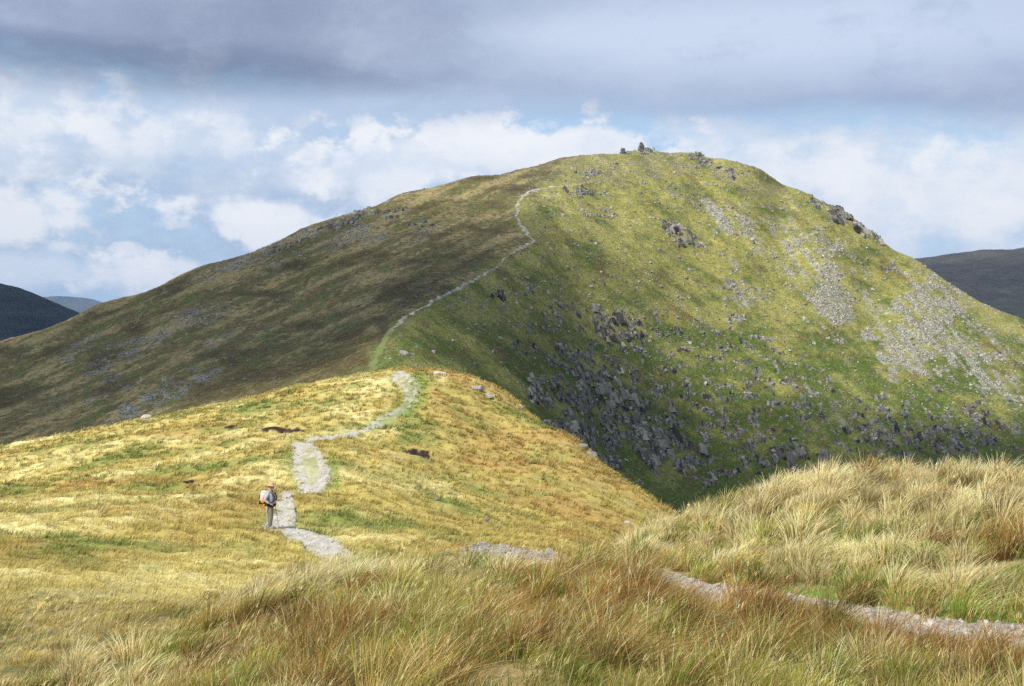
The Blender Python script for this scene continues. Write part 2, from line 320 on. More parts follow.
def plain_mat(name, col, rough=.8, var=.15, scale=20, spec=.3, bump=0.0):
    m, nt, out = new_mat(name); N = nt.nodes; L = nt.links
    p = N.new('ShaderNodeBsdfPrincipled'); p.inputs['Roughness'].default_value = rough; p.inputs['Specular IOR Level'].default_value = spec
    tc = N.new('ShaderNodeTexCoord'); n = N.new('ShaderNodeTexNoise'); n.inputs['Scale'].default_value = scale; n.inputs['Detail'].default_value = 4
    L.new(tc.outputs['Object'], n.inputs['Vector'])
    r = N.new('ShaderNodeMapRange'); r.inputs['From Min'].default_value = .3; r.inputs['From Max'].default_value = .7
    r.inputs['To Min'].default_value = 1 - var; r.inputs['To Max'].default_value = 1 + var; L.new(n.outputs['Fac'], r.inputs['Value'])
    mx = N.new('ShaderNodeVectorMath'); mx.operation = 'SCALE'; mx.inputs[0].default_value = col
    L.new(r.outputs['Result'], mx.inputs['Scale']); L.new(mx.outputs['Vector'], p.inputs['Base Color'])
    if bump:
        b = N.new('ShaderNodeBump'); b.inputs['Strength'].default_value = bump; b.inputs['Distance'].default_value = .03
        L.new(n.outputs['Fac'], b.inputs['Height']); L.new(b.outputs['Normal'], p.inputs['Normal'])
    L.new(p.outputs['BSDF'], out.inputs['Surface'])
    return m

M_GROUND = land_mat('moor_turf', ((5, .3), (22, .3)), .6, 14, .05)
M_PATH = land_mat('path_gravel', ((9, .12), (38, .22)), .35, 30, .015)
M_MOUNT = land_mat('fell_side', ((.6, .24), (2.4, .5)), .8, 1.8, .6)
M_FAR = land_mat('far_hill', ((.02, .25), (.1, .25)), .5, .05, 8)
M_STONE = land_mat('stone', ((1.5, .2), (9, .25)), .5, 6, .04, .85)
M_GRASS = grass_mat('grass_blades', .4)

def mesh_np(name, verts, faces, col=None, mat=None, smooth=True, link=True):
    """faces: (n, k) int array or list of such arrays"""
    me = bpy.data.meshes.new(name)
    fl = faces if isinstance(faces, list) else [faces]
    me.vertices.add(len(verts)); me.vertices.foreach_set('co', np.ascontiguousarray(verts, np.float32).ravel())
    tot = sum(f.size for f in fl); npoly = sum(len(f) for f in fl)
    me.loops.add(tot); me.polygons.add(npoly)
    me.loops.foreach_set('vertex_index', np.concatenate([f.ravel() for f in fl]).astype(np.int32))
    sizes = np.concatenate([np.full(len(f), f.shape[1]) for f in fl]); st = np.concatenate([[0], np.cumsum(sizes)[:-1]])
    me.polygons.foreach_set('loop_start', st.astype(np.int32)); me.polygons.foreach_set('loop_total', sizes.astype(np.int32))
    me.polygons.foreach_set('use_smooth', np.full(npoly, smooth))
    if col is not None:
        ca = me.color_attributes.new('col', 'FLOAT_COLOR', 'POINT')
        c4 = np.ones((len(verts), 4), np.float32); c4[:, :3] = col; ca.data.foreach_set('color', c4.ravel())
    me.update(calc_edges=True); me.validate()
    if mat: me.materials.append(mat)
    o = bpy.data.objects.new(name, me)
    if link: C.objects.link(o)
    return o

def tag(o, label=None, cat=None, group=None, kind=None):
    if label: o['label'] = label
    if cat: o['category'] = cat
    if group: o['group'] = group
    if kind: o['kind'] = kind
    return o

# ------------------------------------------------------------------ build the land
us = np.concatenate([np.arange(-1.3, -.48, .02), np.arange(-.48, .48, 1 / F), np.arange(.48, 1.32, .02)])
ws1 = np.exp(np.arange(math.log(1.2), math.log(165), .0062))
ws2 = np.concatenate([np.arange(ws1[-1], 495, .48), np.arange(500, 1010, 10)])

def build(ws):
    U, Y = np.meshgrid(us, ws); return U, Y, land(U, Y)

def split_faces(shape, pathm):
    r, c = shape
    i = np.arange(r * c).reshape(r, c)
    f = np.stack([i[:-1, :-1], i[:-1, 1:], i[1:, 1:], i[1:, :-1]], -1).reshape(-1, 4)
    pm = pathm.ravel()
    onp = (pm[f].sum(1) >= 2)
    return f, onp

def sub(verts, col, f):
    used = np.zeros(len(verts), bool); used[f.ravel()] = True
    idx = np.cumsum(used) - 1
    return verts[used], col[used], idx[f]

# near ground and the spur
U, Y, (X, z, path, craggy, hag, px, py) = build(ws1)
col = spur_colour(X, Y, px, py)
nearm = sm(26, 16, Y)
turf = lerp(np.array((.13, .13, .05)), np.array((.26, .20, .09)), sm(-.3, .3, fbm(X / .4, Y / .4, 3, 70)))
gz = ell(px, py, [(860, 600, 100, 16, 5, 1), (960, 608, 70, 12, 5, 1), (430, 547, 34, 6, 0, 1), (600, 556, 20, 6, 0, 1)])
turf = lerp(turf, np.array((.11, .20, .03)), gz)
col = lerp(col, turf, nearm)
peat = lerp(np.array((.018, .011, .008)), np.array((.09, .045, .03)), sm(-.2, .5, fbm(X / .5, Y / .5, 3, 71)))
col = lerp(col, peat, hag)
pc = lerp(np.array((.38, .35, .285)), np.array((.50, .47, .40)), sm(-.5, .5, fbm(X / .25, Y / 1.2, 3, 72)))
pc = pc * (1 - .3 * nearm)[..., None]
pc = lerp(pc, np.array((.36, .26, .18)), .7 * nearm * sm(-.2, .3, fbm(X / .8, Y / .8, 3, 73)))
loop = np.maximum(ell(px, py, [(311, 468, 11, 24, -12, 1)], 74, .3), ell(px, py, [(400, 405, 26, 38, 30, .95)], 75, .3)) * (Y > 34)
mixg = sm(-.3, .35, fbm(X / .5, Y / 1.5, 3, 76) + loop * .7 - .5)
pc = lerp(pc, spur_colour(X, Y, px, py) * .62 + np.array((.03, .065, .02)), np.clip(mixg * loop * 1.25, 0, .8))
near_tuft = sm(.25, .5, fbm(X / .45, Y / .45, 3, 77)) * nearm
pc = lerp(pc, np.array((.2, .2, .08)), near_tuft * .7)
def blur(a, r, ax):
    c = np.cumsum(np.pad(a, [(r + 1, r) if i == ax else (0, 0) for i in range(2)], mode='edge'), ax)
    n = a.shape[ax]; w_ = 2 * r + 1
    return (np.take(c, np.arange(w_, w_ + n), ax) - np.take(c, np.arange(0, n), ax)) / w_
soft = blur(blur(blur(path, 4, 1), 4, 1), 1, 0)
verge = lerp(col, np.array((.20, .24, .06)), .55 * sm(.0, .3, soft) * (Y > 30))
wear = sm(.3, .8, soft + .3 * fbm(X / .4, Y / 1.4, 3, 79)); wear = np.where(Y > 30, wear, path)
col = lerp(verge, pc, wear)
V = np.stack([X, Y, z], -1).reshape(-1, 3); Cc = col.reshape(-1, 3)
f, onp = split_faces(X.shape, path)
tag(mesh_np('ground', *(lambda a: (a[0], a[2], a[1]))(sub(V, Cc, f[~onp])), M_GROUND), kind='structure')
tag(mesh_np('path', *(lambda a: (a[0], a[2], a[1]))(sub(V, Cc, f[onp])), M_PATH), kind='structure')
# mountain
U2, Y2, (X2, z2, path2, craggy2, hag2, px2, py2) = build(ws2)
col2, scree2, left2 = mountain_colour(X2, Y2, z2, px2, py2, craggy2)
blend = sm(190, 168, Y2); col2 = lerp(col2, spur_colour(X2, Y2, px2, py2), blend)
pcm = lerp(np.array((.20, .18, .13)), np.array((.45, .42, .36)), sm(-.3, .4, fbm(X2 / 1.2, Y2 / 1.2, 3, 78)))
pcm = lerp(pcm, np.array((.115, .145, .035)), .9 * sm(318, 335, py2)); pcm = lerp(pcm, np.array((.33, .27, .12)), .6 * sm(190, 184, py2))
col2 = np.where(path2[..., None] > 0, pcm, col2)
V2 = np.stack([X2, Y2, z2], -1).reshape(-1, 3); C2 = col2.reshape(-1, 3)
f, onp = split_faces(X2.shape, path2)
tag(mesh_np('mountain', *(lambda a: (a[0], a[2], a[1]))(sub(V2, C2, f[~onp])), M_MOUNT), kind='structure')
tag(mesh_np('mountain_path', *(lambda a: (a[0], a[2], a[1]))(sub(V2, C2, f[onp])), M_PATH), kind='structure')

# ------------------------------------------------------------------ valley floor to the horizon, far hills
g = np.linspace(-1, 1, 161); gx, gy = np.meshgrid(g, g)
GX = np.sign(gx) * np.abs(gx) ** 1.6 * 26000; GY = np.sign(gy) * np.abs(gy) ** 1.6 * 26000
GZ = -95 + 22 * fbm(GX / 900, GY / 900, 3, 90) * sm(600, 1500, np.hypot(GX, GY))
vc = lerp(np.array((.05, .065, .025)), np.array((.10, .09, .045)), sm(-.3, .3, fbm(GX / 300, GY / 300, 4, 91)))
f, _ = split_faces(GX.shape, np.zeros(GX.shape))
tag(mesh_np('valley_ground', np.stack([GX, GY, GZ], -1).reshape(-1, 3), f, vc.reshape(-1, 3), M_FAR), kind='structure')

def far_hill(name, line, Y0, depth, cols, seed, rough=8):
    """a ridge range: skyline (px, py) at depth Y0, falling to the valley on both sides"""
    xs = np.array([a[0] for a in line], float); hs = np.array([a[1] for a in line], float)
    n, m = 420, 150
    t = np.linspace(0, 1, n); s = np.linspace(-1, 1, m)
    T, S = np.meshgrid(t, s)
    pxx = xs[0] + (xs[-1] - xs[0]) * T
    Xr = (pxx - CX) / F * Y0; top = (CY - np.interp(pxx, xs, hs)) / F * Y0
    Yr = Y0 + S * depth
    prof = 1 - np.abs(S) ** 1.25
    Zr = -100 + (top + 100) * prof
    Zr = Zr + rough * fbm(Xr / (rough * 14), Yr / (rough * 20), 5, seed) * sm(0, .3, np.abs(S) + .15) * 1.3
    Zr = Zr - rough * 1.5 * sm(.1, .6, 1 - np.abs(fbm(Xr / (rough * 18), Yr / (rough * 90), 3, seed + 3)) * 2.2) * sm(.05, .5, np.abs(S))
    c = lerp(np.array(cols[0]), np.array(cols[1]), sm(-.3, .3, fbm(Xr / (rough * 6), Zr / (rough * 2.0), 5, seed + 6)))
    if len(cols) > 2: c = lerp(c, np.array(cols[2]), .8 * sm(.35, .75, prof + .15 * fbm(Xr / 80, Yr / 120, 4, seed + 8)))
    f, _ = split_faces(T.shape, np.zeros(T.shape))
    return tag(mesh_np(name, np.stack([Xr, Yr, Zr], -1).reshape(-1, 3), f, c.reshape(-1, 3), M_FAR), kind='structure')

far_hill('hill', [(-420, 300), (-250, 262), (-120, 266), (-40, 276), (0, 283), (18, 288), (32, 294), (45, 299), (58, 305), (70, 310), (80, 316), (120, 345), (200, 400), (300, 470)], 1700, 620, ((.005, .010, .012), (.018, .022, .018)), 100, 6)  # near-black colours carry part of the cloud shade on this hill
far_hill('hill', [(700, 330), (800, 290), (860, 270), (915, 258), (950, 253), (985, 250), (1024, 247), (1080, 240), (1200, 232), (1400, 260), (1600, 300)], 2100, 900, ((.02, .045, .035), (.055, .07, .045), (.07, .06, .055)), 120, 7)
far_hill('hill', [(-300, 330), (-150, 318), (-60, 308), (20, 300), (50, 297), (68, 296.5), (85, 299), (104, 303.5), (140, 312), (220, 335), (320, 360)], 9000, 2600, ((.05, .06, .045), (.08, .08, .06)), 140, 30)

# ------------------------------------------------------------------ stones
CUBE = np.array([(-1, -1, -1), (1, -1, -1), (1, 1, -1), (-1, 1, -1), (-1, -1, 1), (1, -1, 1), (1, 1, 1), (-1, 1, 1)], float)
CF = np.array([(0, 3, 2, 1), (4, 5, 6, 7), (0, 1, 5, 4), (1, 2, 6, 5), (2, 3, 7, 6), (3, 0, 4, 7)])
def block_field(pos, size, colr, rng, flat=.6, tall=None):
    """many small angular stones as arrays: pos (n,3), size (n,), colour (n,3)"""
    n = len(pos)
    dims = np.stack([rng.uniform(.6, 1.3, n), rng.uniform(.5, 1.1, n), rng.uniform(.35, .9, n) * flat * 1.6], -1)
    if tall is not None: dims[:, 2] *= tall
    v = CUBE[None] * dims[:, None, :]
    v = v * (1 - .3 * rng.random((n, 8, 1)) * (CUBE[None, :, 2:3] > 0)) + rng.normal(0, .2, (n, 8, 3))
    a = rng.uniform(0, 2 * np.pi, n); c, s = np.cos(a), np.sin(a)
    x = v[..., 0] * c[:, None] - v[..., 1] * s[:, None]; y = v[..., 0] * s[:, None] + v[..., 1] * c[:, None]; zz = v[..., 2]
    b = rng.normal(0, .28, n); cb, sb = np.cos(b), np.sin(b)
    x, zz = x * cb[:, None] - zz * sb[:, None], x * sb[:, None] + zz * cb[:, None]
    v = np.stack([x, y, zz], -1) * (size[:, None, None] * .5) + pos[:, None, :]
    fc = (CF[None] + (np.arange(n) * 8)[:, None, None]).reshape(-1, 4)
    return v.reshape(-1, 3), fc, np.repeat(colr, 8, 0)

def rock_mesh(seed, sub=2, squash=.6, jag=.35):
    r = np.random.default_rng(seed)
    bm = bmesh.new(); bmesh.ops.create_cube(bm, size=1.6)
    bmesh.ops.subdivide_edges(bm, edges=bm.edges[:], cuts=sub, use_grid_fill=True)
    planes = [(Vector(r.normal(0, 1, 3)).normalized(), r.uniform(.55, .85)) for _ in range(9)]
    for v in bm.verts:
        p = v.co.normalized() * (.45 + .55 * v.co.length)
        for nrm, d in planes:
            q = p.dot(nrm) - d
            if q > 0: p = p - nrm * q
        p += Vector(r.normal(0, .05 * jag * 2, 3))
        v.co = Vector((p.x * 1.1, p.y * .9, p.z * squash))
    me = bpy.data.meshes.new('rock'); 
    layer = bm.verts.layers.float_color.new('col')
    for v in bm.verts:
        k = .8 + .35 * r.random(); v[layer] = (.24 * k, .23 * k, .20 * k, 1)
    bm.to_mesh(me); bm.free(); me.materials.append(M_STONE)
    return me

rr = np.random.default_rng(5)
flatm = (np.hypot(px2 - 656, py2 - 150) > 7) * (Y2 > 178) & (Y2 < 492) & (np.abs(U2) < .47) & (path2 == 0)
sparse = ell(px2, py2, SPARSE, 53, .4)
wgt = (.6 * craggy2 ** 1.3 + 1.1 * scree2 * (1 - .5 * left2) + .26 * sparse + .02 * (px2 > 390)) * (Y2 / 350) * flatm
clus = sm(.0, .4, fbm(X2 / 5, z2 / 2.6, 3, 54) + .5 * (scree2 > .5)); wgt = wgt * (.10 + clus)
pw = (wgt / wgt.sum()).ravel()
NST = 90000
idx = rr.choice(pw.size, NST, p=pw)
pos = V2[idx] + np.stack([rr.uniform(-.2, .2, NST), rr.uniform(-.25, .25, NST), np.zeros(NST)], -1)
scr = scree2.ravel()[idx]; crg = craggy2.ravel()[idx]
sz = .17 + rr.pareto(3.0, NST) * .22
sz = np.where(crg > .3, sz * 1.5, sz); sz = np.where((scr > .4) & (crg < .3), np.minimum(sz, .55), np.minimum(sz, 1.4))
k = rr.uniform(.12, .46, NST) * (1 - .4 * crg) * (1 - .4 * left2.ravel()[idx]) * (1 + .25 * scr)
cst = np.stack([k, k * .95, k * .80], -1)
lm = left2.ravel()[idx] > .5; cst[lm] = cst[lm] * 1.15 * np.array((.93, 1.0, 1.12)); sz = np.where(lm, np.minimum(sz, .7), sz)
order = np.argsort(-sz); big = order[:280]; rest = order[280:]
pos[:, 2] -= sz * .02
Vs, Fs, Cs = block_field(pos[rest], sz[rest], cst[rest], rr, .6, 1 + 1.6 * crg[rest])
# slabs of the crags: leaning plates standing out of the slope
sw = craggy2 * (craggy2 > .32) * (Y2 / 350) * flatm * (px2 > 470) * (py2 > 195) * sm(-.0, .3, fbm(X2 / 8, z2 / 4.5, 3, 55) + .12 * (craggy2 > .6)) + .16 * flatm * ell(px2, py2, [(848, 224, 34, 7, 30, 1), (872, 238, 14, 4, 30, 1), (704, 160, 10, 4, 15, .4)]); sw = sw ** 2.2; sw = (sw / sw.sum()).ravel()
ns = 19000; si = rr.choice(sw.size, ns, p=sw); sp_ = V2[si].copy(); ss = np.minimum(.5 + rr.pareto(3, ns) * .5, 1.9) * (.45 + .75 * np.clip(sw[si] / np.percentile(sw[si], 70), 0, 1))
dm_ = np.stack([rr.uniform(.5, 1.25, ns), rr.uniform(.4, .9, ns), rr.uniform(.8, 1.7, ns)], -1)
vv = CUBE[None] * dm_[:, None, :]; vv = vv * (1 - rr.uniform(.1, .6, (ns, 8, 1)) * (CUBE[None, :, 2:3] > 0)) + rr.normal(0, .13, (ns, 8, 3))
aa = rr.normal(.35, .18, ns); ca_, sa_ = np.cos(aa)[:, None], np.sin(aa)[:, None]
lx = vv[..., 0] + vv[..., 2] * rr.normal(-.2, .07, ns)[:, None]; ly = vv[..., 1] + vv[..., 2] * .25
vv = np.stack([lx * ca_ - ly * sa_, lx * sa_ + ly * ca_, vv[..., 2]], -1) * (ss[:, None, None] * .5) + sp_[:, None, :]
kk = np.clip(.16 + .16 * fbm(sp_[:, 0] / 3, sp_[:, 2] / 3, 2, 58) + rr.normal(0, .07, ns), .03, .42); kc = np.stack([kk, kk * .94, kk * .78], -1)
Vs = np.concatenate([Vs, vv.reshape(-1, 3)]); Fs = np.concatenate([Fs, (CF[None] + (np.arange(ns) * 8)[:, None, None]).reshape(-1, 4) + len(Vs) - ns * 8]); Cs = np.concatenate([Cs, np.repeat(kc, 8, 0)])
tag(mesh_np('scree', Vs, Fs, Cs, M_STONE, smooth=False), 'grey loose stones and scree strewn over the mountain side', 'scree', kind='stuff')
variants = [rock_mesh(200 + i, 2, .75) for i in range(8)]
pxb, pyb = proj(pos[:, 0], pos[:, 1], pos[:, 2])
for j, i in enumerate(big):
    o = bpy.data.objects.new('boulder', variants[j % 8]); C.objects.link(o)
    o.location = pos[i]; s = sz[i] * .6
    o.scale = (s * random.uniform(.7, 1.2), s * random.uniform(.7, 1.1), s * random.uniform(.7, 1.5)); o.rotation_euler = (random.uniform(-.4, .4), random.uniform(-.4, .4), random.uniform(0, 6.28))
    x, y = pxb[i], pyb[i]
    if x < 400: lab, gr = 'grey boulder lying on the brown left slope of the mountain', 'boulders on the brown left slope'
    elif y < 200: lab, gr = 'grey boulder among the rocks close under the summit of the mountain', 'boulders near the summit'
    elif y < 300 and x < 760: lab, gr = 'grey boulder on the grassy slope between the zigzag path and the upper scree', 'boulders on the upper grassy slope'
    elif y < 370 and x >= 700: lab, gr = 'pale boulder in the scree streaks on the right of the mountain', 'boulders in the scree streaks'
    elif x < 740: lab, gr = 'dark angular boulder in the shaded crags above the golden spur', 'boulders in the shaded crags'
    else: lab, gr = 'grey boulder in the lower crags behind the right grassy knoll', 'boulders in the lower right crags'
    tag(o, lab, 'boulder', gr)

# ------------------------------------------------------------------ individually placed stones on the spur and along the near path
def stone(px, py, y0, y1, w, h, label, seed, group=None, bright=1.0, name='stone', sink=.25):
    p = ray_hit(px, py, y0, y1)
    me = rock_mesh(seed, 4, 1.0, .2)
    ca = me.color_attributes['col']
    arr = np.zeros(len(me.vertices) * 4, np.float32); ca.data.foreach_get('color', arr); arr = arr.reshape(-1, 4); arr[:, :3] *= bright; ca.data.foreach_set('color', arr.ravel())
    o = bpy.data.objects.new(name, me); C.objects.link(o)
    W = w * p.y / F; H = h * p.y / F
    o.scale = (W * .62, W * .5, H * .75); o.rotation_euler = (0, 0, random.uniform(-.3, .3))
    o.location = (p.x, p.y, p.z + H * (.5 - sink))
    tag(o, label, 'stone', group)
    return o
stone(549, 545, 13.5, 20, 10, 7.5, 'rounded grey boulder beside the near path at the edge of the slope', 301, bright=1.5, name='boulder')
stone(479, 545, 14, 20, 15, 6, 'largest flat pinkish rock at the far edge of the near path', 302, bright=1.3)
stone(464, 547, 14, 20, 8, 4.5, 'pale blue grey stone just left of the large flat rock on the path edge', 303, bright=1.6)
stone(502, 542, 14, 20, 11, 3.5, 'low grey rock half buried right of the large flat path rock', 304, bright=1.2)
stone(523, 544, 14, 20, 9, 3, 'thin grey slab at the path edge left of the rounded boulder', 305, bright=1.3)
stone(447, 548, 14, 20, 9, 3.5, 'dark flat stone at the left end of the bare path edge', 306, bright=.9)
stone(533, 549, 13.5, 20, 5, 4, 'small pale stone between the grey slab and the rounded boulder', 312, bright=1.7)
stone(983, 620, 7, 9, 5, 4, 'small white stone in the bright green turf above the path at right', 307, bright=2.3)
stone(838, 605, 8, 10, 22, 4, 'flat grey slab set in the upper edge of the path at right', 308, bright=1.3)
stone(960, 632, 7, 9, 26, 5, 'broad pale slab lying in the path near the right frame edge', 309, bright=1.8)
stone(880, 613, 7, 9.5, 7, 4, 'small pink stone on the path right of the grey slab', 310, bright=1.6)
stone(788, 537, 11, 14, 7, 4, 'small pale stone in the worn hollow of the right grassy knoll', 311, bright=1.8)
stone(146, 418, 105, 130, 9, 5, 'pale boulder standing on the left skyline of the golden spur', 313, bright=1.8, name='boulder')
stone(440, 375, 118, 135, 11, 4, 'pale flat rock on the top of the golden spur', 314, bright=1.8, name='boulder')
stone(478, 391, 112, 130, 12, 6, 'long grey rock on the right skyline of the spur below its top', 315, bright=1.6, name='boulder')
stone(488, 398, 110, 128, 9, 5, 'grey rock just below the long rock on the right spur skyline', 316, bright=1.4, name='boulder')
stone(520, 408, 105, 125, 6, 4, 'small grey rock halfway down the right skyline of the spur', 317, bright=1.6, name='boulder')
stone(583, 450, 90, 115, 9, 7, 'upper jagged rock of the small outcrop on the right spur edge', 318, bright=1.1, name='boulder')
stone(592, 458, 88, 112, 9, 7, 'lower jagged rock of the small outcrop on the right spur edge', 319, bright=1.2, name='boulder')
stone(431, 490, 60, 85, 5, 3.5, 'small grey stone on the spur flank right of the hiker', 320, bright=1.2)
stone(437, 501, 55, 80, 6, 3.5, 'small dark stone just below the grey stone on the spur flank', 321, bright=.8)
stone(486, 521, 50, 75, 5, 4.5, 'lone dark stone low on the spur flank above the near path', 322, bright=.7)
stone(628, 524, 60, 90, 6, 4, 'pale stone low on the right end of the spur flank', 323, bright=1.6)

# pebbles and gravel on the paths
gl = np.clip(mixg * loop * 1.6 + .9 * ell(px, py, [(400, 400, 30, 45, 20, 1)]) * (Y > 60), 0, 1)
def gravel(name, yr, n, smin, spar, label, kf, rosy):
    m = ((Y > yr[0]) & (Y < yr[1]) & (path > 0) & (np.abs(U) < .48)).ravel()
    ids = np.nonzero(m)[0]
    w = (Y.ravel()[ids] ** 1.6) * (wear.ravel()[ids] > .6) * (1 - .85 * np.clip(gl, 0, 1).ravel()[ids]); w = w / w.sum()
    ii = rr.choice(ids, n, p=w)
    p = V[ii] + np.stack([rr.uniform(-.01, .01, n) * Y.ravel()[ii] / 8, rr.uniform(-.03, .03, n) * Y.ravel()[ii] / 8, np.zeros(n)], -1)
    s = smin + rr.pareto(2.6, n) * spar; s = np.minimum(s, smin * 5)
    k = rr.uniform(.28, .56, n) * kf; warm = rr.random(n) * rosy
    c = np.stack([k * (1 + .12 * warm), k * (.97 - .12 * warm), k * (.88 - .25 * warm)], -1)
    p[:, 2] += s * .1
    v_, f_, c_ = block_field(p, s, c, rr, .55)
    tag(mesh_np(name, v_, f_, c_, M_STONE, smooth=False), label, 'gravel', kind='stuff')
gravel('gravel', (5, 20), 12000, .012, .014, 'pinkish grey gravel and broken stone covering the near path', .78, .7)
gravel('gravel', (35, 140), 2600, .02, .018, 'pale grey gravel and cobbles along the path over the spur', 1.0, .2)

# ------------------------------------------------------------------ grass
def blades(base, hgt, wid, dirx, diry, bend, colb, colt, segs, rng):
    """curved tapering blades. dirx/diry: lean direction, bend: how far the tip goes over, as a share of the height"""
    n = len(base)
    t = np.linspace(0, 1, segs + 1)
    out = bend[:, None] * (t ** 1.7)[None] * hgt[:, None]
    up = hgt[:, None] * t[None] * (1 - .42 * np.minimum(bend, 1.5)[:, None] * t[None])
    cx_ = base[:, 0:1] + dirx[:, None] * out; cy_ = base[:, 1:2] + diry[:, None] * out; cz_ = base[:, 2:3] + up - .03
    fa = rng.uniform(0, np.pi, n)      # which way the flat of the blade faces
    fa = np.where(rng.random(n) < .6, rng.normal(0, .5, n), fa)
    wx = np.cos(fa); wy = np.sin(fa)
    w = wid[:, None] * .5 * (1 - t[None, :-1] ** 1.6 * .75)
    L_ = np.stack([cx_[:, :-1] - wx[:, None] * w, cy_[:, :-1] - wy[:, None] * w, cz_[:, :-1]], -1)
    R_ = np.stack([cx_[:, :-1] + wx[:, None] * w, cy_[:, :-1] + wy[:, None] * w, cz_[:, :-1]], -1)
    T_ = np.stack([cx_[:, -1], cy_[:, -1], cz_[:, -1]], -1)[:, None]
    v = np.concatenate([L_, R_, T_], 1)                # n, 2*segs+1
    k = 2 * segs + 1
    tt = np.concatenate([t[:-1], t[:-1], [1]])[None, :, None]
    c = colb[:, None, :] * (1 - tt) + colt[:, None, :] * tt
    q = []
    off = (np.arange(n) * k)[:, None]
    for i in range(segs - 1):
        q.append(off + np.array([[i, segs + i, segs + i + 1, i + 1]]))
    quads = np.concatenate(q) if q else None
    tris = off + np.array([[segs - 1, 2 * segs - 1, 2 * segs]])
    return v.reshape(-1, 3), ([quads] if q else []) + [tris], c.reshape(-1, 3)

class Bin:
    def __init__(s): s.v = []; s.q = []; s.t = []; s.c = []; s.n = 0
    def add(s, v, fs, c):
        for f in fs: (s.q if f.shape[1] == 4 else s.t).append(f + s.n)
        s.v.append(v); s.c.append(c); s.n += len(v)
    def build(s, name, mat):
        fl = ([np.concatenate(s.q)] if s.q else []) + ([np.concatenate(s.t)] if s.t else [])
        return mesh_np(name, np.concatenate(s.v), fl, np.clip(np.concatenate(s.c), .005, .9), mat, smooth=True)

WIND = np.array((.92, .38))
# long moor grass of the foreground: tussocks
PALE = np.array((.84, .74, .41)); TAN = np.array((.62, .45, .16)); GRN = np.array((.17, .21, .035)); OLV = np.array((.33, .32, .065)); RED = np.array((.40, .22, .07)); BRI = np.array((.13, .26, .035))
gr = np.random.default_rng(21)
def near_type(X, Y, px, py):
    """shares of pale / tan / olive / green / rust / bright green at each tussock"""
    a = fbm(X / 1.3, Y / 1.6, 3, 80); b = fbm(X / .8 + 9, Y / 1.0, 3, 81); c = fbm(X / 1.1 - 4, Y / 1.3, 3, 82)
    pale = .10 + 1.2 * a + ell(px, py, [(820, 478, 210, 34, -6, 1.4), (330, 575, 150, 28, -18, 1.3), (640, 535, 60, 24, -25, 1.1), (130, 595, 180, 36, -6, 1.6), (30, 640, 90, 25, -10, 1.1), (470, 585, 60, 14, 0, .6), (840, 575, 60, 20, 0, .5), (960, 590, 70, 22, 0, .9), (60, 690, 40, 14, 0, .8)])
    rust = .22 + 1.1 * c + ell(px, py, [(650, 615, 150, 26, 6, 1.0), (860, 645, 170, 22, 5, 1.0), (690, 597, 60, 14, 10, 1.4), (770, 608, 60, 12, 10, 1.4), (1005, 545, 40, 34, 10, 1.5), (250, 665, 90, 20, 0, .8), (120, 675, 60, 16, 0, .5), (540, 640, 60, 26, 0, .7), (300, 640, 60, 16, 0, .6), (900, 480, 50, 14, 20, .35), (1000, 660, 60, 24, 0, .8)])
    grn = .42 + .9 * b + ell(px, py, [(860, 560, 120, 24, 10, .6), (90, 655, 26, 14, 0, 1.0), (490, 580, 24, 14, 0, .8), (470, 650, 60, 24, 0, .6), (720, 640, 40, 20, 0, .6), (900, 540, 90, 26, 10, .5), (790, 490, 22, 12, 0, .6), (300, 610, 30, 16, 0, .5), (220, 680, 30, 12, 0, .7), (1010, 590, 40, 24, 0, .6)])
    brt = 5.0 * ell(px, py, [(862, 600, 85, 9, 8, 1), (950, 607, 60, 8, 8, 1), (830, 588, 30, 7, 0, .8), (425, 547, 30, 5, 0, 1), (598, 556, 20, 6, 0, .9), (1000, 612, 40, 6, 0, .7)], 83, .25)
    kn = sm(9.5, 11.5, Y) * sm(560, 640, px); pale = pale + .75 * kn; grn = grn * (1 - .45 * kn); rust = rust * (1 - .6 * kn)
    fr = sm(9.2, 7.5, Y) * sm(150, 350, px); rust = rust + .55 * fr; pale = pale - .35 * fr; grn = grn + .1 * fr
    w = np.stack([np.maximum(pale, .03), np.full(X.shape, .35), np.full(X.shape, .45), np.maximum(grn, .03), np.maximum(rust, .02), np.maximum(brt, 0)], -1)
    w[:, :5] *= np.exp(w[:, :5] * .9)
    return w / w.sum(1, keepdims=True), brt / 5.0
PAL_T = np.stack([PALE, TAN, OLV * 1.2, GRN * 1.35, RED, BRI]); PAL_B = np.stack([TAN * .75, OLV * .8, GRN * .8, GRN * .6, RED * .38, BRI * .8])

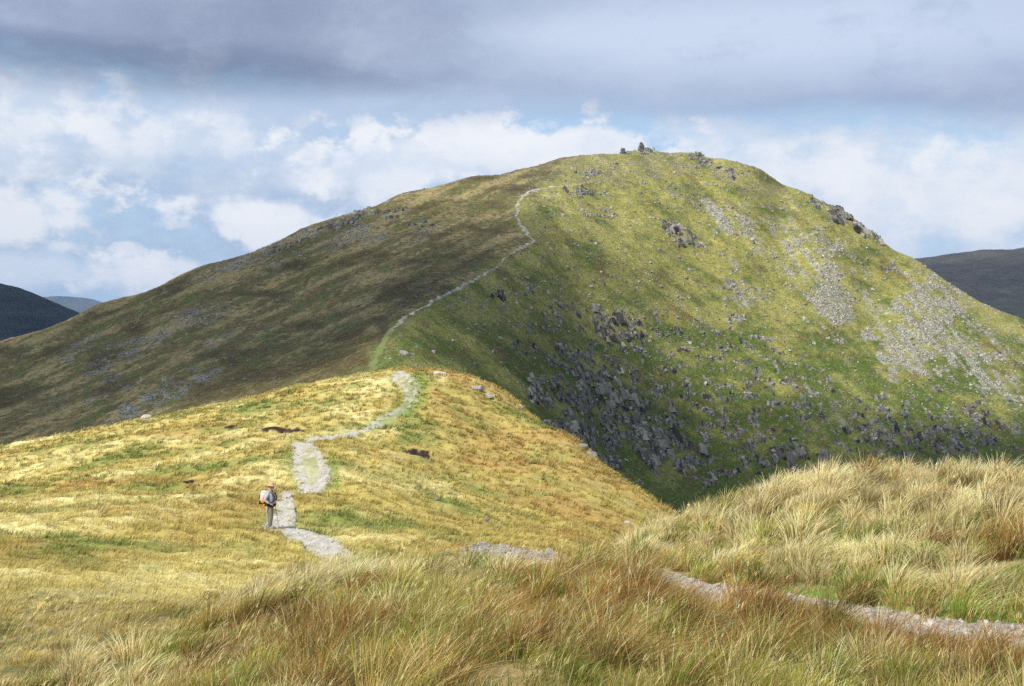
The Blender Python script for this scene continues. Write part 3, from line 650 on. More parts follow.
def near_field(y0, y1, dens, nb, seed, umax=.50):
    g = np.random.default_rng(seed)
    area = umax * (y1 ** 2 - y0 ** 2)
    nt = int(area * dens)
    Yt = np.sqrt(g.uniform(y0 ** 2, y1 ** 2, nt)); ut = g.uniform(-umax, umax, nt)
    Xt, zt, pt, _, hg, pxt, pyt = land(ut, Yt)
    keep = (pt < .5) & (hg < .25)
    # worn hollow on the knoll: thin cover
    worn = ell(pxt, pyt, [(805, 535, 45, 10, 10, 1), (880, 512, 30, 7, 0, .6)]) * (Yt > 10)
    keep &= g.random(nt) > worn * .75
    Xt, Yt, zt, pxt, pyt = [a[keep] for a in (Xt, Yt, zt, pxt, pyt)]; nt = len(Xt)
    w, brt = near_type(Xt, Yt, pxt, pyt)
    kind = (np.cumsum(w, 1) < g.random((nt, 1))).sum(1).clip(0, 5)
    th = g.uniform(.15, .33, nt) * np.array([1.1, 1.0, .95, .95, 1.1, .38])[kind] * g.uniform(.75, 1.3, nt) * (1 + .35 * fbm(Xt / 1.2, Yt / 1.2, 2, 84))
    yc = np.interp(pxt, [-60, 0, 150, 250, 350, 430], [7, 8, 10, 12, 13.5, 15.5])
    beyond = sm(yc + .1, yc + 1.6, Yt) * (pxt < 430)
    th *= 1 - .62 * beyond; th *= (1 - .3 * sm(380, 120, pxt)) * .85
    th *= 1 - .6 * ell(pxt, pyt, [(500, 568, 110, 14, 3, 1)]) * (Yt > 11)
    th *= 1 - .6 * ell(pxt, pyt, [(768, 528, 26, 9, -20, 1), (872, 514, 22, 6, 0, 1)]) * (Yt > 9)
    dp = np.zeros(nt)
    for dx, dy in ((0, .3), (0, .6), (0, .9)):
        yy = Yt + dy; dp = np.maximum(dp, land((Xt + dx) / yy, yy)[2])
    th *= np.where(dp > .5, np.where(g.random(nt) < .12 + .4 * ell(pxt, pyt, [(720, 603, 70, 16, 8, 1)]), .95, .36), 1.0) * (1 - .2 * np.clip(brt, 0, 1))
    r = g.uniform(.06, .15, nt)
    n = nt * nb; ti = np.repeat(np.arange(nt), nb)
    dirn = g.normal(0, .45, nt); lean = g.uniform(.5, 1.35, nt)
    ang = g.uniform(0, 2 * np.pi, n); rad = np.sqrt(g.random(n)) * r[ti] * 1.25
    bx = Xt[ti] + np.cos(ang) * rad; by = Yt[ti] + np.sin(ang) * rad
    # ground height under each blade: the tussock's own height plus the local slope
    e = .15
    zx = (land((Xt + e) / Yt, Yt)[1] - land((Xt - e) / Yt, Yt)[1]) / (2 * e)
    zy = (land(Xt / (Yt + e), Yt + e)[1] - land(Xt / (Yt - e), Yt - e)[1]) / (2 * e)
    mound = .05 * (1 - (rad / (r[ti] * 1.25)) ** 2)
    bz = zt[ti] + zx[ti] * (bx - Xt[ti]) + zy[ti] * (by - Yt[ti]) + mound * (th[ti] / .24)
    h = .93 * th[ti] * g.uniform(.6, 1.3, n) * (1 + .25 * lean[ti] - .2)
    wl = .55 + .35 * fbm(Xt / 2.5, Yt / 2.5, 2, 85)[ti]
    wx_ = (WIND[0] * np.cos(dirn) - WIND[1] * np.sin(dirn))[ti]; wy_ = (WIND[1] * np.cos(dirn) + WIND[0] * np.sin(dirn))[ti]
    dx = np.cos(ang) * .8 * (rad / r[ti]) + wx_ * wl * 1.5 * lean[ti] + g.normal(0, .25, n); dy = np.sin(ang) * .8 * (rad / r[ti]) + wy_ * wl * 1.5 * lean[ti] + g.normal(0, .25, n)
    dl = np.hypot(dx, dy) + 1e-6
    bend = np.clip(dl * .72 * g.uniform(.6, 1.4, n), .05, 1.7)
    own = np.where(g.random(n) < .72, kind[ti], (np.cumsum(w[ti], 1) < g.random((n, 1))).sum(1).clip(0, 5))
    own = np.where((own != 5) & (g.random(n) < .14), 0, own)
    br = g.normal(1, .17, (n, 1)) * (np.clip(g.normal(1, .24, nt), .5, 1.6) * (1 + .3 * fbm(Xt / .7, Yt / .7, 2, 86)))[ti][:, None]
    fc = spur_colour(Xt, Yt, pxt, pyt)[ti]
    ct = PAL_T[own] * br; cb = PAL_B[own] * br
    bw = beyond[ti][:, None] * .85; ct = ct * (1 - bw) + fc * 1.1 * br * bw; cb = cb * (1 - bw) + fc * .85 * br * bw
    wd = np.maximum(.0029, .00043 * Yt[ti]) * g.uniform(.7, 1.5, n) * np.where(own == 5, 1.1, 1)
    return blades(np.stack([bx, by, bz], -1), h, wd, dx / dl, dy / dl, bend, cb, ct, 4, g)

B = Bin()
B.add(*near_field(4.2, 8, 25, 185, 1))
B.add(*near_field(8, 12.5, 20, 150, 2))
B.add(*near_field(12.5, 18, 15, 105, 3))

# flower stalks with drooping heads over the foreground
def stalks(y0, y1, n, seed):
    g = np.random.default_rng(seed)
    Yt = np.sqrt(g.uniform(y0 ** 2, y1 ** 2, n)); ut = g.uniform(-.47, .47, n)
    Xt, zt, pt, _, hg, pxt, pyt = land(ut, Yt)
    k = (pt < .5) & (hg < .3); Xt, Yt, zt, pxt, pyt = [a[k] for a in (Xt, Yt, zt, pxt, pyt)]; n = len(Xt)
    rz = near_type(Xt, Yt, pxt, pyt)[0][:, 4]
    base = np.stack([Xt, Yt, zt], -1); h = g.uniform(.26, .46, n)
    d = np.stack([WIND[0] + g.normal(0, .5, n), WIND[1] + g.normal(0, .5, n)], -1); d /= np.linalg.norm(d, axis=1, keepdims=True)
    bend = g.uniform(.25, 1.0, n)
    col = np.where(g.random((n, 1)) < .15 + rz[:, None], RED * .9, (PALE + TAN) * .5) * g.normal(1, .15, (n, 1))
    B.add(*blades(base, h, np.full(n, .0022) * Yt / 7, d[:, 0], d[:, 1], bend, col * .8, col, 5, g))
    tipx = base[:, 0] + d[:, 0] * bend * h * .8; tipy = base[:, 1] + d[:, 1] * bend * h * .8; tz = base[:, 2] + h * .88 * (1 - .42 * bend * .88) - .03
    for _ in range(3):
        hb = np.stack([tipx + g.normal(0, .006, n), tipy + g.normal(0, .006, n), tz + g.normal(0, .006, n)], -1)
        B.add(*blades(hb, g.uniform(.035, .07, n), np.full(n, .0034) * Yt / 8, d[:, 0], d[:, 1], g.uniform(.6, 1.6, n), col * 1.05, col * 1.1, 2, g))
stalks(4.6, 9, 1700, 31); stalks(9, 16, 1300, 32)
tag(B.build('long_grass', M_GRASS), 'long wind bent moor grass, straw, olive and rusty, covering the foreground', 'grass', kind='stuff')

# shorter moor grass over the field and spur
B = Bin()
def field(y0, y1, dens, nb, hh, seed, wmul, umax=.47, under=False):
    g = np.random.default_rng(seed)
    nt = int(umax * (y1 ** 2 - y0 ** 2) * dens)
    Yt = np.sqrt(g.uniform(y0 ** 2, y1 ** 2, nt)); ut = g.uniform(-umax, umax, nt)
    Xt, zt, pt, _, hg, pxt, pyt = land(ut, Yt)
    edge = np.zeros(nt)
    for dx in (-.32, .32): edge = np.maximum(edge, land((Xt + dx) / Yt, Yt)[2] < .5)
    keep = ((pt < .5) | ((edge > 0) & (g.random(nt) < .45) & (Yt > 30)) | ((Yt > 88) & (g.random(nt) < .35))) & (hg < .02) & ((np.maximum(land(Xt / (Yt + 1.2), Yt + 1.2)[4], land(Xt / (Yt + 2.6), Yt + 2.6)[4]) < .3) | (g.random(nt) < .06)) & ~((pxt > 690) & (Yt > 22)) & (((pyt < 680) | under)) & (under | (Yt > 24) | (pxt < 440)) & (under | (Yt > 24) | (Yt > np.interp(pxt, [-60, 0, 150, 250, 350, 430], [7, 8, 10, 12, 13.5, 15.5]) + .4))
    Xt, Yt, zt, pxt, pyt = [a[keep] for a in (Xt, Yt, zt, pxt, pyt)]; nt = len(Xt)
    col = spur_colour(Xt, Yt, pxt, pyt)
    pt = pt[keep]
    if under: ch = g.integers(0, 4, nt); col = np.stack([OLV, TAN * .8, GRN * 1.2, PALE * .7])[ch]
    n = nt * nb; ti = np.repeat(np.arange(nt), nb)
    r = g.uniform(.14, .40, nt) * np.where(pt > .5, .5, 1)
    ang = g.uniform(0, 2 * np.pi, n); rad = np.sqrt(g.random(n)) * r[ti]
    bx = Xt[ti] + np.cos(ang) * rad; by = Yt[ti] + np.sin(ang) * rad
    zx = (land((Xt + .2) / Yt, Yt)[1] - land((Xt - .2) / Yt, Yt)[1]) / .4; zy = (land(Xt / (Yt + .2), Yt + .2)[1] - land(Xt / (Yt - .2), Yt - .2)[1]) / .4
    lump = (.09 * np.minimum(1, Yt / 60) * g.uniform(.2, 1.2, nt))[ti] * (1 - (rad / r[ti]) ** 2)
    bz = lump + zt[ti] + np.clip(zx, -1, 1)[ti] * (bx - Xt[ti]) + np.clip(zy, -1, 1)[ti] * (by - Yt[ti])
    lush = sm(.16, .26, col[:, 1] / (col.sum(1)) * .5 + .0)
    h = (hh * np.where(pt > .5, .35, 1) * g.uniform(.5, 1.4, nt) * (1 + .5 * fbm(Xt / 2, Yt / 2, 2, 87)))[ti] * g.uniform(.5, 1.2, n)
    dx = np.cos(ang) * .5 + WIND[0] * .9 + g.normal(0, .3, n); dy = np.sin(ang) * .5 + WIND[1] * .6 + g.normal(0, .3, n); dl = np.hypot(dx, dy) + 1e-6
    tone = np.clip(g.normal(1, .15, nt) * (1 + .25 * fbm(Xt / .9, Yt / 1.1, 3, 88)), .5, 1.45)[ti][:, None]
    pale = (g.random(n) < .25)[:, None]
    c = np.where(pale, col[ti] * .55 + STRAW * .5, col[ti]) * tone * g.normal(1, .12, (n, 1))
    wd = wmul * Yt[ti] * g.uniform(.7, 1.4, n)
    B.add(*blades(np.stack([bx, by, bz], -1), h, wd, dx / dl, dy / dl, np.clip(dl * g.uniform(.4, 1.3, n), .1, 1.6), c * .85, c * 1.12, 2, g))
field(4.3, 9.5, 42, 34, .085, 39, .0005, .48, True)
field(9.5, 17, 22, 26, .085, 38, .0005, .48, True)
field(11, 20, 10, 36, .13, 40, .00055)
field(20, 38, 8, 26, .17, 41, .00052)
field(38, 70, 4.2, 18, .24, 42, .00052)
field(70, 142, 1.9, 15, .30, 43, .00058)
tag(B.build('moor_grass', M_GRASS), 'short golden, green and rusty moor grass clothing the spur', 'grass', kind='stuff')

# ------------------------------------------------------------------ people
def skin_mesh(joints, bones, sub=2):
    """one continuous surface grown round a skeleton. joints: {name: (x, y, z, rx, ry)}; the first is the root"""
    names = list(joints); ids = {n: i for i, n in enumerate(names)}
    me = bpy.data.meshes.new('skin'); me.from_pydata([joints[n][:3] for n in names], [(ids[a], ids[b]) for a, b in bones], [])
    o = bpy.data.objects.new('tmp_skin', me); C.objects.link(o)
    md = o.modifiers.new('s', 'SKIN'); md.use_smooth_shade = True
    for i, n in enumerate(names):
        q = joints[n]; sv = me.skin_vertices[0].data[i]; sv.radius = (q[3], q[4] if len(q) > 4 else q[3]); sv.use_root = (i == 0)
    sb = o.modifiers.new('b', 'SUBSURF'); sb.levels = sub; sb.render_levels = sub
    bpy.context.view_layer.update()
    dg = bpy.context.evaluated_depsgraph_get()
    out = bpy.data.meshes.new_from_object(o.evaluated_get(dg))
    bpy.data.objects.remove(o)
    for p in out.polygons: p.use_smooth = True
    return out

def join_meshes(ms):
    bm = bmesh.new()
    for m in ms: bm.from_mesh(m)
    me = bpy.data.meshes.new('body'); bm.to_mesh(me); bm.free()
    for p in me.polygons: p.use_smooth = True
    return me

def part(name, me, mat, parent, label=None):
    o = bpy.data.objects.new(name, me); C.objects.link(o); me.materials.clear(); me.materials.append(mat); o.parent = parent
    if label: o['label'] = label
    return o

def hand(wrist, d, curl, side):
    """five fingers from the wrist along d; curl bends them towards curl"""
    w = Vector(wrist); d = Vector(d).normalized(); cu = Vector(curl).normalized(); sd = d.cross(cu).normalized() * side
    ms = []
    j = {'a': (*w, .03, .022), 'b': (*(w + d * .05), .036, .02), 'c': (*(w + d * .085), .034, .018)}
    ms.append(skin_mesh(j, [('a', 'b'), ('b', 'c')], 1))
    for i, ln in enumerate((.06, .068, .062, .048)):
        b = w + d * .075 + sd * (.024 - .016 * i)
        q = {'a': (*b, .009), 'b': (*(b + d * ln * .45 + cu * ln * .25), .0085), 'c': (*(b + d * ln * .5 + cu * ln * .7), .008), 'd': (*(b + d * ln * .25 + cu * ln * .95), .007)}
        ms.append(skin_mesh(q, [('a', 'b'), ('b', 'c'), ('c', 'd')], 1))
    b = w + d * .025 + sd * .03
    q = {'a': (*b, .012), 'b': (*(b + d * .03 + sd * .015 + cu * .015), .01), 'c': (*(b + d * .045 + cu * .04), .009)}
    ms.append(skin_mesh(q, [('a', 'b'), ('b', 'c')], 1))
    return ms

def lathe(profile, seg=20, axis_top=True):
    """surface of revolution round z from (r, z) pairs"""
    bm = bmesh.new(); rings = []
    for r, zz in profile:
        rings.append([bm.verts.new((r * math.cos(2 * math.pi * i / seg), r * math.sin(2 * math.pi * i / seg), zz)) for i in range(seg)])
    for a, b in zip(rings[:-1], rings[1:]):
        for i in range(seg): bm.faces.new((a[i], a[(i + 1) % seg], b[(i + 1) % seg], b[i]))
    bm.faces.new(rings[0][::-1]); bm.faces.new(rings[-1])
    bmesh.ops.remove_doubles(bm, verts=bm.verts, dist=1e-5)
    me = bpy.data.meshes.new('lathe'); bm.to_mesh(me); bm.free()
    for p in me.polygons: p.use_smooth = True
    return me

def tube(pts, rad, seg=8):
    j = bmesh.new(); rings = []
    P_ = [Vector(p) for p in pts]
    for i, p in enumerate(P_):
        d = (P_[min(i + 1, len(P_) - 1)] - P_[max(i - 1, 0)]).normalized(); a = d.orthogonal().normalized(); b = d.cross(a)
        r = rad[i] if isinstance(rad, (list, tuple)) else rad
        rings.append([j.verts.new(p + (a * math.cos(2 * math.pi * k / seg) + b * math.sin(2 * math.pi * k / seg)) * r) for k in range(seg)])
    for a, b in zip(rings[:-1], rings[1:]):
        for i in range(seg): j.faces.new((a[i], a[(i + 1) % seg], b[(i + 1) % seg], b[i]))
    j.faces.new(rings[0][::-1]); j.faces.new(rings[-1])
    bmesh.ops.recalc_face_normals(j, faces=j.faces)
    me = bpy.data.meshes.new('tube'); j.to_mesh(me); j.free()
    for p in me.polygons: p.use_smooth = True
    return me

def soft_box(pts_scale, cuts=3, rnd=.45):
    """rounded box: size (x, y, z) with its corners pulled in"""
    bm = bmesh.new(); bmesh.ops.create_cube(bm, size=2); bmesh.ops.subdivide_edges(bm, edges=bm.edges[:], cuts=cuts, use_grid_fill=True)
    for v in bm.verts:
        n = v.co.normalized() * 1.15
        v.co = v.co.lerp(n, rnd); v.co = Vector((v.co.x * pts_scale[0] / 2, v.co.y * pts_scale[1] / 2, v.co.z * pts_scale[2] / 2))
    me = bpy.data.meshes.new('box'); bm.to_mesh(me); bm.free()
    for p in me.polygons: p.use_smooth = True
    return me

SKIN = plain_mat('skin', (.52, .27, .18), .6, .06, 30); FLEECE = plain_mat('grey_fleece', (.35, .38, .43), .95, .15, 30, .1, .3)
TROU = plain_mat('grey_trousers', (.20, .175, .155), .9, .2, 20, .1, .4); HATM = plain_mat('straw_pink_hat', (.50, .32, .22), .85, .12, 40, .1)
BOOT = plain_mat('blue_boots', (.05, .17, .38), .7, .2, 40); SOLE = plain_mat('dark_sole', (.03, .03, .03), .8, .2, 40)
BLK = plain_mat('black_nylon', (.016, .017, .02), .7, .3, 30); ORG = plain_mat('orange_nylon', (.78, .27, .02), .6, .1, 30); WHT = plain_mat('white_nylon', (.5, .51, .53), .6, .08, 30)
HAIR = plain_mat('grey_hair', (.30, .28, .26), .8, .2, 60); POLE = plain_mat('pale_pole', (.50, .47, .40), .35, .05, 30, .5); CORK = plain_mat('cork_grip', (.12, .08, .05), .8, .2, 50)
EYE = plain_mat('eye', (.05, .04, .035), .3, .05, 30, .5); LIP = plain_mat('lip', (.38, .14, .11), .6, .05, 30)

def hiker():
    p = ray_hit(270, 528.5, 40, 60)
    root = bpy.data.objects.new('person', None); C.objects.link(root); root.location = (p.x, p.y, p.z - .01)
    root.rotation_euler = (0, 0, math.radians(-4))
    tag(root, 'hiker in grey fleece and pale brimmed hat standing on the gravel path looking right', 'person')
    # x forward (to the right of the photo), -y towards the camera
    J = {'pelvis': (-.01, 0, .93, .115, .10), 'waist': (.02, 0, 1.06, .12, .11), 'chest': (0, 0, 1.28, .13, .115), 'collar': (-.01, 0, 1.43, .075, .07), 'neck': (.02, 0, 1.50, .052, .055),
         'jaw': (.055, 0, 1.565, .07, .062), 'head': (.05, 0, 1.645, .092, .078), 'crown': (.045, 0, 1.715, .07, .062), 'nose': (.15, 0, 1.615, .013, .012), 'chin': (.115, 0, 1.545, .025, .025)}
    Bn = [('pelvis', 'waist'), ('waist', 'chest'), ('chest', 'collar'), ('collar', 'neck'), ('neck', 'jaw'), ('jaw', 'head'), ('head', 'crown'), ('head', 'nose'), ('jaw', 'chin')]
    for sy, n in ((-1, 'r'), (1, 'l')):
        kx = .03 if sy < 0 else -.03
        J.update({'hip' + n: (0, .085 * sy, .86, .07), 'knee' + n: (.035 + kx, .10 * sy, .49, .058), 'calf' + n: (.005 + kx, .105 * sy, .34, .056), 'ankle' + n: (kx - .01, .11 * sy, .09, .038), 'toe' + n: (kx + .14, .12 * sy, .045, .035),
                  'sh' + n: (-.01, .17 * sy, 1.40, .06), 'elb' + n: (-.10, .26 * sy, 1.14, .042), 'wr' + n: (.06, .25 * sy, 1.00, .028)})
        Bn += [('pelvis', 'hip' + n), ('hip' + n, 'knee' + n), ('knee' + n, 'calf' + n), ('calf' + n, 'ankle' + n), ('ankle' + n, 'toe' + n), ('chest', 'sh' + n), ('sh' + n, 'elb' + n), ('elb' + n, 'wr' + n)]
    ms = [skin_mesh(J, Bn)]
    for sy, n in ((-1, 'r'), (1, 'l')):
        ms += hand(J['wr' + n][:3], (.8, -.1 * sy, -.35), (.0, -.8 * sy, -.5), 1 if sy < 0 else -1)
        e = lathe([(.001, 0), (.028, .004), (.034, .012), (.024, .02), (.001, .018)], 12)      # ears
        e.transform(Matrix.Translation((.04, .078 * sy, 1.625)) @ Matrix.Rotation(math.radians(-90 * sy), 4, 'X')); ms.append(e)
    body = part('body', join_meshes(ms), SKIN, root)
    # eyes, mouth
    for sy in (-1, 1):
        e = lathe([(.001, -.008), (.008, -.004), (.011, 0), (.008, .004), (.001, .008)], 10); e.transform(Matrix.Translation((.128, .033 * sy, 1.64))); part('eye', e, EYE, root)
    m_ = soft_box((.018, .045, .010), 2); m_.transform(Matrix.Translation((.134, 0, 1.572))); part('mouth', m_, LIP, root)
    # hair below the hat
    h = soft_box((.17, .168, .13), 3, .8); h.transform(Matrix.Translation((.012, 0, 1.655))); part('hair', h, HAIR, root)
    # fleece: torso with the belly, and sleeves
    T = {'hem': (.01, 0, .90, .158, .15), 'belly': (.065, 0, 1.07, .185, .165), 'ch': (.02, 0, 1.28, .168, .15), 'col': (0, 0, 1.43, .085, .085), 'nk': (.015, 0, 1.475, .066, .066)}
    TB = [('hem', 'belly'), ('belly', 'ch'), ('ch', 'col'), ('col', 'nk')]
    for sy, n in ((-1, 'r'), (1, 'l')):
        T.update({'s' + n: (-.01, .185 * sy, 1.39, .080), 'm' + n: (-.06, .235 * sy, 1.27, .066), 'e' + n: (-.105, .262 * sy, 1.14, .060), 'f' + n: (-.02, .258 * sy, 1.06, .050), 'w' + n: (.045, .252 * sy, 1.01, .042)})
        TB += [('ch', 's' + n), ('s' + n, 'm' + n), ('m' + n, 'e' + n), ('e' + n, 'f' + n), ('f' + n, 'w' + n)]
    part('fleece', skin_mesh(T, TB), FLEECE, root)
    tied = lathe([(.15, -.05), (.185, -.02), (.195, .03), (.175, .06)], 22); tied.transform(Matrix.Translation((.02, 0, .915)) @ Matrix.Diagonal((1, .92, 1, 1))); part('jacket_tied_at_waist', tied, BLK, root)
    # trousers
    Q = {'p': (-.01, 0, .93, .165, .145), 'p2': (-.01, 0, .84, .15, .13)}; QB = [('p', 'p2')]
    for sy, n in ((-1, 'r'), (1, 'l')):
        kx = .03 if sy < 0 else -.03
        Q.update({'h' + n: (0, .088 * sy, .78, .108), 'k' + n: (.03 + kx, .10 * sy, .48, .086), 'c' + n: (.005 + kx, .106 * sy, .28, .08), 'a' + n: (kx - .01, .11 * sy, .11, .072)})
        QB += [('p2', 'h' + n), ('h' + n, 'k' + n), ('k' + n, 'c' + n), ('c' + n, 'a' + n)]
    part('trousers', skin_mesh(Q, QB), TROU, root)
    for sy in (-1, 1):
        kx = .03 if sy < 0 else -.03
        b = part('boot', skin_mesh({'a': (kx - .015, .11 * sy, .13, .055), 'b': (kx - .02, .11 * sy, .06, .05), 'c': (kx + .08, .118 * sy, .052, .048), 'd': (kx + .15, .122 * sy, .042, .038)}, [('a', 'b'), ('b', 'c'), ('c', 'd')]), BOOT, root)
        so_ = soft_box((.29, .10, .03), 2, .25); so_.transform(Matrix.Translation((kx + .055, .116 * sy, .016))); part('sole', so_, SOLE, b)
    hat = lathe([(.001, .10), (.05, .102), (.082, .088), (.096, .04), (.10, 0), (.125, -.012), (.165, -.02), (.168, -.026), (.12, -.02), (.09, -.014), (.001, -.012)], 28)
    hat.transform(Matrix.Translation((.045, 0, 1.705)) @ Matrix.Rotation(math.radians(7), 4, 'Y') @ Matrix.Diagonal((1.05, .95, 1, 1))); part('brimmed_hat', hat, HATM, root)
    # rucksack on his back: a thing of its own
    rs = bpy.data.objects.new('rucksack', None); C.objects.link(rs)
    M = root.matrix_basis.copy(); rs.location = root.location + Euler((0, 0, math.radians(-4))).to_matrix() @ Vector((-.25, 0, 1.0)); rs.rotation_euler = (0, math.radians(6), math.radians(-4))
    tag(rs, "white, orange and black rucksack carried on the hiker's back", 'rucksack')
    bg = soft_box((.24, .30, .46), 3, .4); bg.transform(Matrix.Translation((0, 0, .20))); part('main_bag', bg, WHT, rs, 'white main bag')
    bt = soft_box((.27, .32, .17), 3, .45); bt.transform(Matrix.Translation((-.01, 0, .03))); part('base_compartment', bt, BLK, rs, 'black base compartment')
    for sy in (-1, 1):
        sp_ = soft_box((.12, .05, .36), 3, .3); sp_.transform(Matrix.Translation((.04, .158 * sy, .19)) @ Matrix.Rotation(math.radians(18), 4, 'Y')); part('side_panel', sp_, ORG, rs, 'orange side panel')
        part('shoulder_strap', tube([(.13, .11 * sy, .42), (.22, .13 * sy, .475), (.33, .14 * sy, .41), (.405, .13 * sy, .26), (.37, .16 * sy, .12), (.20, .19 * sy, .05), (.10, .15 * sy, .04)], .024), BLK, rs)
    lid = soft_box((.24, .29, .10), 3, .5); lid.transform(Matrix.Translation((.01, 0, .43))); part('lid', lid, WHT, rs)
    pk = soft_box((.06, .2, .2), 3, .45); pk.transform(Matrix.Translation((-.13, 0, .22))); part('front_pocket', pk, BLK, rs)
    tg = soft_box((.05, .05, .08), 2, .3); tg.transform(Matrix.Translation((.06, -.16, -.05))); part('orange_pouch', tg, ORG, rs)
    # trekking poles
    R3 = Euler((0, 0, math.radians(-4))).to_matrix()
    for hp, tip, lab in (((.115, -.245, .955), (-.085, -.235, .0), 'trekking pole planted upright behind the heels of the hiker'), ((.13, .235, .955), (.34, .10, .0), 'trekking pole planted slanting in front of the feet of the hiker')):
        if tip[0] < 0: hp = (-.07 + .0, -.27, .98)
        po = bpy.data.objects.new('trekking_pole', None); C.objects.link(po); a = root.location + R3 @ Vector(tip); po.location = a
        tag(po, lab, 'trekking pole')
        d = R3 @ (Vector(hp) - Vector(tip))
        part('shaft', tube([(0, 0, 0), tuple(d * .5), tuple(d * .97)], [.008, .010, .012]), POLE, po)
        part('grip', tube([tuple(d * .93), tuple(d * .98), tuple(d * 1.08)], [.015, .017, .016]), CORK, po)
        bk = lathe([(.008, .06), (.03, .055), (.03, .062), (.008, .068)], 12); part('basket', bk, BLK, po)
        part('strap', tube([tuple(d * 1.07), tuple(d * 1.03 + Vector((.03, 0, 0))), tuple(d * .95 + Vector((.01, 0, 0)))], .005), BLK, po)
hiker()
for o_ in C.objects:
    if o_.parent is None and o_.type == 'EMPTY' and o_.name.startswith(('person', 'rucksack')): o_.scale = (1.14, 1.12, 1.0)

def summit_walker():
    p = crest(654, 455, 500)
    root = bpy.data.objects.new('person', None); C.objects.link(root); root.location = (p.x, p.y - .3, p.z + .02)
    tag(root, 'tiny walker in a blue jacket bending forward on the summit right of the tall cairn', 'person'); root.scale = (1.12, 1.12, 1.12)
    blue = plain_mat('blue_jacket', (.05, .22, .62), .7, .1, 20)
    # bending to the left of the photo (-x)
    J = {'pelvis': (.12, 0, .95, .14, .12), 'waist': (.08, 0, 1.12, .13), 'chest': (-.14, 0, 1.34, .15, .13), 'neck': (-.30, 0, 1.36, .06), 'head': (-.42, 0, 1.32, .10, .085), 'crown': (-.49, 0, 1.29, .07)}
    Bn = [('pelvis', 'waist'), ('waist', 'chest'), ('chest', 'neck'), ('neck', 'head'), ('head', 'crown')]
    T = {'hem': (.10, 0, 1.0, .17, .15), 'wa': (.06, 0, 1.15, .17, .16), 'ch': (-.14, 0, 1.37, .19, .17), 'nk': (-.27, 0, 1.37, .09)}; TB = [('hem', 'wa'), ('wa', 'ch'), ('ch', 'nk')]
    Q = {'p': (.12, 0, .98, .16, .14)}; QB = []
    for sy, n in ((-1, 'r'), (1, 'l')):
        kx = -.12 * sy
        J.update({'h' + n: (.12, .09 * sy, .9, .09), 'k' + n: (.10 + kx * .6, .11 * sy, .49, .06), 'a' + n: (.12 + kx, .12 * sy, .08, .04), 't' + n: (kx, .12 * sy, .04, .035), 's' + n: (-.2, .17 * sy, 1.32, .06), 'e' + n: (-.24, .2 * sy, 1.02, .045), 'w' + n: (-.34, .17 * sy, .80, .03)})
        Bn += [('pelvis', 'h' + n), ('h' + n, 'k' + n), ('k' + n, 'a' + n), ('a' + n, 't' + n), ('chest', 's' + n), ('s' + n, 'e' + n), ('e' + n, 'w' + n)]
        T.update({'s' + n: (-.2, .18 * sy, 1.32, .085), 'e' + n: (-.24, .2 * sy, 1.02, .065), 'w' + n: (-.33, .17 * sy, .84, .05)}); TB += [('ch', 's' + n), ('s' + n, 'e' + n), ('e' + n, 'w' + n)]
        Q.update({'h' + n: (.12, .09 * sy, .85, .11), 'k' + n: (.10 + kx * .6, .11 * sy, .48, .085), 'a' + n: (.12 + kx, .12 * sy, .12, .07)}); QB += [('p', 'h' + n), ('h' + n, 'k' + n), ('k' + n, 'a' + n)]
    ms = [skin_mesh(J, Bn)]
    for sy, n in ((-1, 'r'), (1, 'l')): ms += hand(J['w' + n][:3], (-.3, 0, -.9), (-.5, -.5 * sy, -.2), sy)
    part('body', join_meshes(ms), SKIN, root)
    part('jacket', skin_mesh(T, TB), blue, root); part('trousers', skin_mesh(Q, QB), plain_mat('slate_trousers', (.10, .12, .16), .9, .1, 20), root)
    hd = soft_box((.2, .2, .2), 3, .8); hd.transform(Matrix.Translation((-.44, 0, 1.35))); part('hood', hd, blue, root)
summit_walker()
# ------------------------------------------------------------------ cairns on the summit
def cairn(px, py_base, w, h, label, seed, Y0=470):
    p = crest(px, 455, 500)
    r = np.random.default_rng(seed)
    W = w * p.y / F / 2; H = h * p.y / F
    pts = []; s = []
    layers = 9
    for l in range(layers):
        t = l / (layers - 1); rad = W * (1 - .38 * t ** 1.8)
        n = max(3, int(9 * (1 - .5 * t)))
        for kx in range(n):
            a = r.uniform(0, .4) + kx / n * 6.283
            pts.append((p.x + math.cos(a) * rad * .72, p.y + math.sin(a) * rad * .72, p.z - .15 + H * t * .93)); s.append(W * r.uniform(.55, .85))
        pts.append((p.x, p.y, p.z + H * t * .93)); s.append(W * .9)
    pts = np.array(pts); s = np.array(s); k = r.uniform(.10, .22, len(s))
    v, f, c = block_field(pts, s, np.stack([k, k, k * .95], -1), r, .5)
    me = mesh_np('cairn', v - np.array(p), f, c, M_STONE, smooth=False); me.location = p
    return tag(me, label, 'cairn')
cairn(641.5, 148, 5.4, 7.0, 'tall dark stone cairn crowning the summit, larger of the two', 5)
cairn(623, 150.5, 5.2, 5.0, 'small low stone cairn on the summit left of the tall one', 6)

